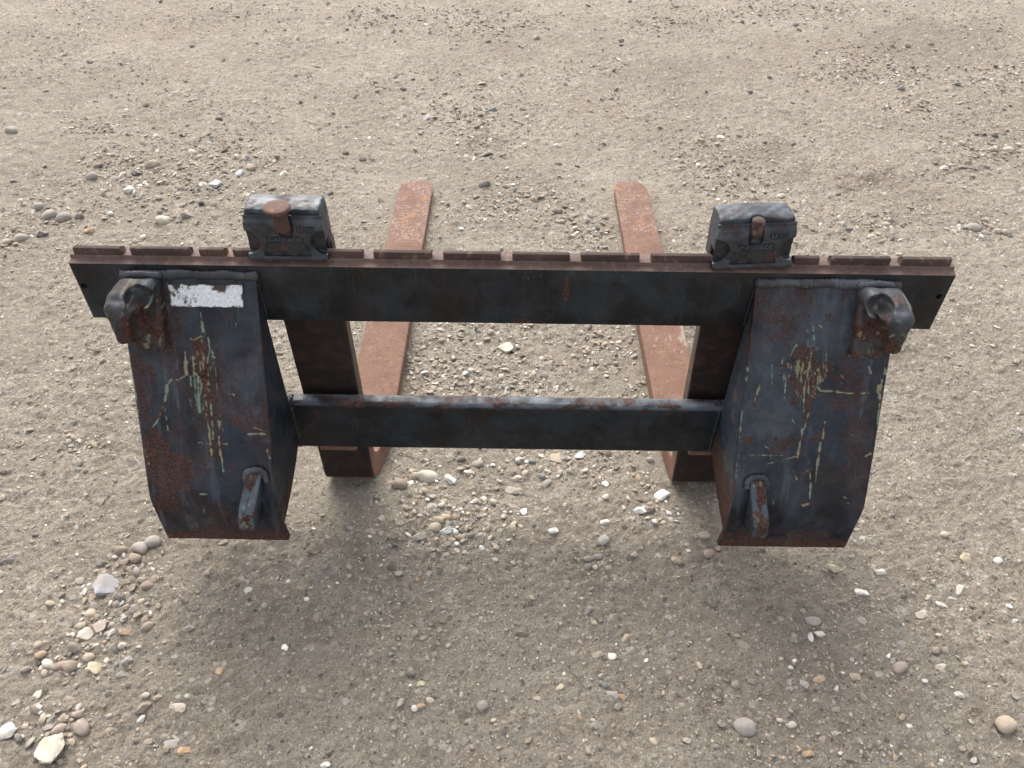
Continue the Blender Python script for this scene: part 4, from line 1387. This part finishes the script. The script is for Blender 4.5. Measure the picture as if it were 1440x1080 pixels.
# column, row, width in photo pixels, colour, shape (r round, f broken flint, l flat and flush), optional own label
ST = """
146.7 825 37 u f|large blue-grey broken flint left of the left bracket's foot
77 1054 47 c f|largest cream flint, at the bottom left corner
14 1029 26 u f|blue-white flint left of the large cream one at bottom left
601 670 31 c r|long cream oval pebble below the left fork's heel
634 673 21 w f|white-grey flint right of the long cream oval pebble
562 682 22 b r|grey-brown pebble just left of the long cream oval pebble
932 694.6 24 w f|white flint below the right fork's heel
710 488 25 c f|upright cream flint on the gravel between the forks
1048 1022.6 33 g r|grey pebble with pale stripe near the bottom right
1414.6 1021 29 t r|smooth tan oval pebble near the bottom right corner
1238 803.8 17 w f|bright white chip right of the right bracket's foot
133 939 25 y f|pale yellow chunky stone in the bottom left gravel
140.7 881 25 p f|pinkish tan flint in the bottom left gravel
126 326 15 o f|ochre stone left of the top bar's left end
649 801 19 b l|round flat brown disc stone set in the dirt below the lower beam
733 891 18 m f|dark brown lump alone in front of the carriage
816 639 18 u f|blue-white flint just under the lower beam
785.4 656 19 o l|orange-brown flat stone under the lower beam
207.6 823 18 b r|flat grey-brown oval pebble, upright, lowest of the row by the left bracket's foot
200.6 816 12 g r
192.8 804 15 g r
175 791 14 b r
191 785.5 21 b r|flat grey-brown pebble lying below two grey ones near the left bracket's foot
197 771 23 g r
214.6 762.6 23 g r
170.6 774 18 b r
184.7 826.7 14 d f
168 840.7 21 d r
172.4 823 11 m f
198.8 846 12 t r
208 843 11 d r
51 751 14 d f
12 788 25 d f
144 792 16 d f
156.6 890 14 w f
119.6 893.5 23 c f
114 881 14 t r
207.6 881 21 b r
176 889 16 o f
127.7 863.6 16 t r
107 913 22 d r
170.6 908.6 17 c f
100 935.7 24 b r|grey-brown pebble touching the pale yellow stone's left side at lower left
84 936.4 21 b r|grey-brown pebble second left of the pale yellow stone at lower left
67.5 934 21 c r
63 947 13 t r
53.5 930.5 11 k f
58 922 16 o r
37 942.8 13 p r
125 925 16 t r
179.5 929 14 g f
172.4 946 21 s l
93 982.5 21 b l
84.5 1026.5 22 p r
116 1024 25 p r
109.8 1005 14 p r
66.9 1025 16 p f
56.3 995.6 11 w f
202 995 23 b f
205 978.7 13 c r
221.7 981.5 12 t f
197.7 1010 15 w f
260 1055 21 o f
250 995.6 25 c l
265.6 979.7 10 c f
241 1041 26 u l
297 997 11 g l
309.6 944.5 12 o f
304 934 14 s l
401 911 12 w f
272.7 854.8 16 d f
260 845 12 m f
265.6 884.7 17 g f
350.8 829.5 16 u l
440 775 20 m f
314 763 15 t f
455.7 799.6 11 s r
432 843.5 8 w r
239 809 12 b l
436 1052 9 w f
378 1046.6 9 d f
457.4 1076 14 w f
673.5 652 16 g r
660 663 19 c f
649 644.6 13 d r
598 692 12 t r
730 645 10 w f
748 649 10 s r
763 670 12 s r
784 643 21 t f
738.6 665.7 10 t r
727 671 13 c f
772 663 8 c r
914.5 646 12 g r
867.7 658 10 d f
722.8 688.6 26 g l
850.5 680 11 w f
852 700 11 c r
899.8 717.8 19 w f
914.5 716.8 15 m f
901 703 12 d f
920 700 12 g f
908 684 9 b r
851 734 15 w f
778 745.6 16 w f
735.8 719.6 12 w f
694 705.5 12 c r
668 703.7 10 c r
605.6 712 20 u l
674.6 723 12 s l
612 741 19 t r
626.7 745.6 19 u f
629.5 726.6 11 o r
615.5 732 16 t r
641 726 12 b r
589 753.7 21 g f
662 752 12 s r
652.4 759 12 t f
629.5 763.6 11 g f
675 751 9 w f
689 753.7 9 w f
722.8 712 17 p l
555 766.7 14 k f
520.5 747.7 19 b l
826.6 785.4 14 g r
840.7 782.6 13 g r
826.6 797 15 s r
848.8 761.5 17 u r
951.5 788 16 t f
583.8 892.7 12 b r
595.4 898.7 13 b r
622.5 874 10 b f
622.5 861.7 10 p f
606 832 12 g f
629.5 844 16 b f
826.6 859 18 g f
879.4 898 17 t f
930.4 914.9 19 s l
860.7 923 13 w r
886 915.6 18 g f
944.5 891 14 s l
521.5 920 10 t f
577.8 950 15 k f
590.8 963 14 y f
605 985 12 c r
592.6 993.7 14 o f
678.8 993.7 18 g r
786.8 966.6 13 y f
757 982 13 y l
860 977 19 u l
874.8 979.6 13 o f
850.5 964 10 s r
836 876 9 y r
656 870.5 12 s l
606.7 880 11 d f
840 920.8 17 t l
1065.6 1011 14 s f
1266 937.5 23 p r
1212.6 832.7 20 w f
1143.7 872.4 21 g r
1211.6 869 20 g l
1002 846 17 d r
1171 799 18 y f
1360.4 783.7 22 y f
1326.6 848.5 17 w l
1350.6 827.4 20 w l
1271.4 835.5 11 k r
1313.6 819.6 8 d r
1183.4 847.8 12 m f
1297.8 861.9 20 c l
1153.5 891.8 16 c f
1306.6 836.5 14 y l
1338 837 16 u l
1317 913.6 16 b r
1271.4 903.4 17 s l
1357.6 932.2 14 y f
1324 937.5 19 c l
1250 922 10 w f
1348 978.7 13 w f
1301 956.9 14 w l
1428 870.6 18 u l
1419 851 10 w f
1034 964 16 b r
1021.6 958 10 d r
1116.6 931 8 w r
1112 939 8 w r
1151.8 955 20 o l
1130.6 960 16 u l
1201 950.5 18 t l
1158.8 1037.8 13 b f
1174.6 997 15 d l
1114 1019 13 c r
1106 1006.8 15 d f
1055 958.6 12 s f
1136 1059.6 15 o f
1190.5 1066 17 d f
1181.7 1059.6 11 w f
1371 1067.7 12 w f
1102.5 1064 12 o l
988 752.8 19 p f
997 778 16 b r
998 897 12 u l
1255.6 725.3 9 d f
1215 754.5 16 u l
1368 852 9 m r
1428 979.7 14 s l
1327.7 752 12 c r
1404 788 13 w r
1300.6 811.9 13 g l
270.7 64 9 d r
126 87 10 k f
70 303 24 g r|widest grey pebble left of the top bar
90 308 22 g r|grey pebble touching the widest one, left of the top bar
112 306 14 d r
30 336 21 g r|bluish grey pebble beside a tan one at the left edge
9 341 18 t r
59 330 16 d f
53 291 22 g r|grey pebble just behind the widest one, left of the top bar
215 231.7 20 t r
270.7 215 13 c r
181.7 268 20 w f
191.7 245 16 k f
171.7 248 14 w f
136.7 233 16 d f
129 250 18 g r
338 245 15 u f
301.7 261 19 u f
285 261.7 13 w f
263 305 18 g f
230 311.7 20 c r
201.7 288 14 d f
156 301.7 10 w r
383 266.7 12 d r
314 212.7 12 k f
345 221.7 12 g f
353 236.7 15 t r
270.7 230 10 g r
200 333 12 c r
190 339 12 g r
399 246.7 12 w f
15 182.7 18 g r
308 167.7 10 d r
356.7 158 18 s l
21.7 273 9 d r
18 254 9 k f
65 127.7 10 d f
68 51.7 7 k f
423 144 7 d r
221.7 192 11 w f
181.7 190 9 k f
671.7 16 10 d f
687 216.7 14 k f
675 163 11 d f
693 155.7 12 s f
643 166.7 8 d r
596.7 160 11 b f
600.7 167 12 w f
510 224 11 d r
738 205 9 c r
785 230 10 d r
811.7 233 10 k f
784 206 11 c f
866.7 126 9 d f
873 58 10 s r
567 125.7 9 d r
558 114 9 c r
486 215 11 d r
903 35 9 k f
946 33 9 d f
640 48 9 d f
686.7 60 10 d f
1118 35 11 s r
1211.7 80 15 m f
1215 109 9 d f
1276.7 64 9 m r
1309 62 9 d r
1055 129 9 k f
1266.7 126 12 s r
1281.7 95 9 d f
1116.7 201.7 9 k f
1013 191 13 w f
1040 189 9 d f
1193 323 12 s f
1178 274 9 d r
1398 191 12 d r
1396.7 210.7 14 g r
1418 210.7 14 c r
1309 210 11 g r
1326.7 236.7 13 w f
1368 321.7 20 g r
1386.7 328 14 g r
1403 325 13 t r
1415 327 14 g r
1356.7 321.7 10 d f
1353 201.7 10 c r
1225 334 14 c f
681 260 18 d r
713 262.7 9 d r
751.7 280 13 b r
784 298 16 k r
680 300.7 12 g f
818 326.7 12 g r
833 335 12 g r
843 330 11 b r
841.7 350 10 w f
491.7 299 14 g f
626.7 475 21 t r
614 460 15 w f
696.7 483 11 s r
680.7 485 13 y r
661.7 503 12 o r
690 495 10 t r
718 509 16 t r
661.7 517 17 p r
631.7 512.7 15 b r
620.7 523 12 y r
623 534 16 t r
740 527.7 14 u f
700 526.7 16 p r
801.7 479 14 t r
862.7 480.7 19 g r
851.7 509 20 b r
836.7 473 14 g r
856.7 527 12 t r
905 546.7 14 s r
783 543 8 c r
793 544 9 c r
828 558 15 c r
583 513 15 b r
670 552.7 12 w f
740 550 16 c f
746.7 541.7 15 b r
615 494 16 p f
126.5 483 17 c f
56 569 12 g r
67.6 561 15 u f
53 432.7 18 g r
103.7 624 10 g r
108 636 11 c r
135.7 626 12 g f
63.7 655.6 14 t r
182 656 11 d r
155.6 680 12 d r
22 398 12 w f
1264 604 14 c r
1302 688 16 w f
1249 636 18 s l
"""

PLACES = [(148, 850, "in gravel by the left bracket's foot"), (90, 920, 'in the gravel at lower left'), (90, 1020, 'in the bottom left corner'), (230, 1010, 'on bare dirt at bottom left'),
          (300, 850, 'on bare dirt below the left bracket'), (220, 260, 'in gravel behind the top bar at left'), (60, 310, 'left of the top bar'), (70, 460, "beside the bar's left end"), (90, 620, 'left of the left bracket'),
          (130, 120, 'far away at upper left'), (300, 170, 'behind the gravel patch at upper left'), (640, 500, 'in the gravel between the forks'), (720, 535, 'in gravel behind the lower beam'),
          (850, 500, "beside the right fork's tine"), (590, 690, "near the left fork's heel"), (640, 740, 'in gravel below the lower beam'), (770, 665, 'under the lower beam'), (910, 700, "near the right fork's heel"),
          (840, 780, 'on the dirt between the brackets'), (620, 860, 'in the middle foreground'), (860, 940, 'in the right middle foreground'), (620, 980, 'in the lower middle foreground'), (560, 770, 'below the left fork'),
          (1000, 800, "beside the right bracket's foot"), (1180, 840, 'just below the right bracket'), (1320, 850, 'among flush stones at lower right'), (1320, 950, 'on the dirt at bottom right'), (1120, 980, 'on the dirt below the right bracket'),
          (1140, 1060, 'at the bottom edge right of centre'), (1280, 680, 'right of the right bracket'), (1390, 210, 'on the far dirt at the right edge'), (1390, 325, "beyond the bar's right end"), (1240, 90, 'far away at upper right'),
          (1100, 180, 'behind the right fork latch'), (680, 190, 'in the clods behind the forks'), (780, 290, 'between the fork tips'), (680, 30, 'at the top edge in the middle'), (560, 170, 'beyond the left fork tip'), (860, 80, 'far away in the upper middle'), (1200, 310, 'behind the top bar at right')]

rows = []
for ln in ST.strip().splitlines():
    a, _, lab = ln.partition('|')
    p = a.split()
    rows.append((float(p[0]), float(p[1]), float(p[2]), p[3], p[4], lab.strip()))

protos = {}
occupied = []
lab_use = {}
st_objs = []
for i, (u, v, wpx, ck, sh, lab) in enumerate(rows[:300]):
    x, y = at(u, v, .004)
    zc = y * math.cos(_P) + (CAMH) * math.sin(_P)
    r = wpx / FOC * zc / 2 * 1.04
    pool = mesh_round if sh == 'r' else mesh_flint
    me = pool[int(rng.integers(len(pool)))]
    o = bpy.data.objects.new('stone', me)
    COL.objects.link(o)
    flat = dict(r=1.0, f=.95, l=.55)[sh]
    yr = rng.uniform(.85, 1.1)
    o.scale = (r, r * yr, r * flat * rng.uniform(.85, 1.1))
    tl = .28 if sh != 'l' else .06
    o.rotation_euler = (rng.uniform(-tl, tl), rng.uniform(-tl, tl), rng.uniform(-.7, .7) + (math.pi if rng.random() < .5 else 0))
    sink = dict(r=.30, f=.25, l=-.05)[sh]
    zh = float(height(np.array([x]), np.array([y]))[0])
    o.location = (x, y, zh + (r * (.12 if sh == 'r' else .16) if sh != 'l' else r * -.06))
    c0 = np.array(COLS[ck][0])
    c0 = c0 * rng.uniform(.85, 1.12) * (1 + .018 * rng.standard_normal(3))
    if sh == 'l':
        c0 = .65 * c0 + .35 * np.array([.30, .24, .185])
    o.color = (*np.clip(c0, 0, 1), 1)
    occupied.append((x, y, r))
    o['category'] = 'stone'
    if not lab:
        d = [math.hypot(u - a, (v - b) * 1.4) for a, b, _ in PLACES]
        place = PLACES[int(np.argmin(d))][2]
        size = 'small ' if wpx < 12 else ('' if wpx < 18 else 'larger ')
        noun = dict(r='rounded pebble', f='broken flint', l='flat half-buried stone')[sh]
        lab = f"{size}{COLS[ck][1]} {noun} {place}"
    st_objs.append((o, lab, u, v, wpx, ck, sh))

cnt = {}
for t in st_objs:
    cnt.setdefault(t[1], []).append(t)
for lab, ts in cnt.items():
    if len(ts) == 1:
        ts[0][0]['label'] = lab
        ts[0][0]['group'] = 'stones lying on the dirt'
        continue
    if len(ts) == 2:
        a, b = sorted(ts, key=lambda t: t[2])
        if abs(a[2] - b[2]) > 12:
            a[0]['label'] = lab + ', left one of two'
            b[0]['label'] = lab + ', right one of two'
        else:
            a, b = sorted(ts, key=lambda t: t[3])
            a[0]['label'] = lab + ', farther of two'
            b[0]['label'] = lab + ', nearer of two'
        for t in (a, b):
            t[0]['group'] = 'stones lying on the dirt'
    elif len(ts) == 3:
        for t, wd in zip(sorted(ts, key=lambda t: t[2]), ('leftmost', 'middle', 'rightmost')):
            t[0]['label'] = lab + f', the {wd} of three'
            t[0]['group'] = 'stones lying on the dirt'
    else:
        for t in ts:
            t[0]['label'] = lab
            t[0]['group'] = 'alike stones: ' + lab

# ---- gravel and grit: far too many to count
base_s = [stone_shape(1, 'round' if i % 2 else 'flint', 300 + i) for i in range(10)]
base_m = [stone_shape(2, 'round' if i % 3 else 'flint', 400 + i) for i in range(12)]


def cluster_w(U, W):
    d = np.zeros_like(U)
    for cx, cy, rx, ry in CLUST:
        d = np.maximum(d, np.exp(-(((U - cx) / rx) ** 2 + ((W - cy) / ry) ** 2) * 1.2))
    return d


pal = np.array([COLS[k][0] for k in 'gbtcwdsopkyu'])
pw = np.array([.22, .22, .23, .13, .07, .09, .04, .02, .04, .02, .015, .015]); pw /= pw.sum()


def scatter(N, smin_, smax_, bases, cl_bias, name, seed, power=2.6, soil=.0, flat=1.0, cand=8):
    r = np.random.default_rng(seed)
    y = .42 + 4.6 * r.random(N * cand) ** 1.12
    x = r.uniform(-1, 1, N * cand) * (.72 + .57 * y)
    U, W, zc = pix(np.stack([x, y, np.zeros_like(x)], -1))
    cw = cluster_w(U, W)
    patch = np.clip(.5 + 1.6 * fbm(x, y, .35, 3, 88), .08, 1)
    p = (1 - cl_bias) * patch * .5 + cl_bias * cw
    if name == 'gravel':
        p = p * np.clip(1.9 / zc, 0, 1) ** 1.3
    keep = r.random(len(p)) < p
    x, y, zc, cw = x[keep][:N], y[keep][:N], zc[keep][:N], cw[keep][:N]
    n_ = len(x)
    s = smin_ * (1 - r.random(n_) * (1 - (smin_ / smax_) ** power)) ** (-1 / power)
    s *= np.clip(.68 + .24 * zc, .8, 1.6)
    zz = height(x, y)
    colr = pal[r.choice(len(pal), n_, p=pw)] * r.uniform(.8, 1.15, (n_, 1))
    if soil:
        m_ = r.random(n_) < soil
        colr[m_] = np.array([.17, .135, .105] if name == 'soil_clods' else [.34, .285, .22]) * r.uniform(.7, 1.25, (m_.sum(), 1))
    ok = np.ones(n_, bool)
    oc = np.array(occupied)
    for (ox, oy, orr) in oc:
        ok &= (np.hypot(x - ox, y - oy) > orr * .8)
    # nothing growing through the forks
    for xa, xb in ((-.43, -.285), (.35, .485)):
        ok &= ~((x > xa) & (x < xb) & (y > 1.12) & (y < 2.54))
    x, y, s, zz, colr = x[ok], y[ok], s[ok], zz[ok], colr[ok]
    n_ = len(x)
    bi = r.integers(len(bases), size=n_)
    Vs, Fs, Cs = [], [], []
    off = 0
    for b, (bv, bf) in enumerate(bases):
        m_ = np.where(bi == b)[0]
        if not len(m_):
            continue
        k = len(m_)
        an = r.uniform(0, 2 * math.pi, k)
        tx, ty = r.normal(0, .28, k), r.normal(0, .28, k)
        sc3 = np.stack([s[m_] * r.uniform(.85, 1.15, k), s[m_] * r.uniform(.75, 1.1, k), s[m_] * r.uniform(.6, 1.0, k) * flat], 1) * .5
        P = bv[None] * sc3[:, None]
        P[..., 2] += P[..., 0] * tx[:, None] + P[..., 1] * ty[:, None]
        ca, sa = np.cos(an)[:, None], np.sin(an)[:, None]
        X = P[..., 0] * ca - P[..., 1] * sa + x[m_][:, None]
        Y = P[..., 0] * sa + P[..., 1] * ca + y[m_][:, None]
        Z = P[..., 2] + (zz[m_] + s[m_] * r.uniform(-.10, .16 if name == 'grit' else .24, k) * flat)[:, None]
        Vs.append(np.stack([X, Y, Z], -1).reshape(-1, 3))
        Fs.append((bf[None] + (np.arange(k) * len(bv))[:, None, None] + off).reshape(-1, 3))
        Cs.append(np.repeat(colr[m_], len(bv), axis=0))
        off += k * len(bv)
    V = np.concatenate(Vs); Fc = np.concatenate(Fs); C = np.concatenate(Cs)
    me = np_mesh(V, Fc, True, 32)
    a = me.attributes.new('stone_col', 'FLOAT_COLOR', 'POINT')
    a.data.foreach_set('color', np.concatenate([C, np.ones((len(C), 1))], 1).astype(np.float32).ravel())
    me.materials.append(M['gravel'])
    me.name = name
    o = bpy.data.objects.new(name, me)
    COL.objects.link(o)
    o['kind'] = 'stuff'
    return o


o = scatter(4300, .0078, .020, base_m, .93, 'gravel', 1, 2.7, cand=40)
o['label'] = 'pebbles and flint gravel gathered in patches on the dirt'
o['category'] = 'gravel'
o = scatter(56000, .0026, .0105, base_s, .34, 'grit', 2, 2.2, soil=.45, cand=10)
o['label'] = 'small grit and soil crumbs spread all over the dirt'
o['category'] = 'grit'

o = scatter(5200, .0060, .024, base_s, .55, 'soil_clods', 5, 2.3, soil=.72, cand=10, flat=.8)
o['label'] = 'dark crumbs and clods of soil loose on the dirt'
o['category'] = 'soil clods'

# ---- dry twigs and roots
TW = [((560, 640), (600, 650), 'short dry twig behind the left fork heel'), ((432, 872), (470, 882), 'thin dry twig below the left bracket'), ((792, 925), (822, 968), 'curved dry twig in the middle foreground'),
      ((800, 815), (842, 808), 'thin root lying below the right lower beam'), ((1365, 1000), (1382, 990), 'bit of straw at bottom right'), ((755, 758), (800, 764), 'faint dry stalk below the lower beam'),
      ((1276, 145), (1300, 132), 'forked pale straw far away at upper right'), ((425, 172), (460, 180), 'tangled dry twig far behind the left latch'), ((750, 975), (778, 962), 'dark twig scrap at the lower middle')]
for k, (a, b, lab) in enumerate(TW):
    p0, p1 = at(*a), at(*b)
    pts = []
    for t in np.linspace(0, 1, 9):
        x = p0[0] + (p1[0] - p0[0]) * t + .004 * math.sin(t * 5 + k)
        y = p0[1] + (p1[1] - p0[1]) * t + .003 * math.sin(t * 7 + 2 * k)
        pts.append((x, y, float(height(np.array([x]), np.array([y]))[0]) + .0022 + .002 * math.sin(t * 3.1)))
    P = np.array(pts)
    seg = 6
    V = []
    for i in range(9):
        T_ = P[min(i + 1, 8)] - P[max(i - 1, 0)]; T_ /= np.linalg.norm(T_)
        A = np.cross(T_, [0, 0, 1]); A /= np.linalg.norm(A); B = np.cross(T_, A)
        rr = .0013 * (1 - .55 * i / 8) * (.9 + .3 * random.random())
        for j in range(seg):
            an = 2 * math.pi * j / seg
            V.append(P[i] + rr * (math.cos(an) * A + math.sin(an) * B))
    I = np.arange(9 * seg).reshape(9, seg); J = np.roll(I, -1, axis=1)
    me = np_mesh(V, np.stack([I[:-1], I[1:], J[1:], J[:-1]], -1).reshape(-1, 4), True)
    o = link('twig', me, M['twig'])
    o['label'] = lab; o['category'] = 'twig'; o['group'] = 'dry twigs on the dirt'
print('objects', len(bpy.data.objects), 'tris', sum(len(o.data.polygons) for o in S.objects if o.type == 'MESH'))
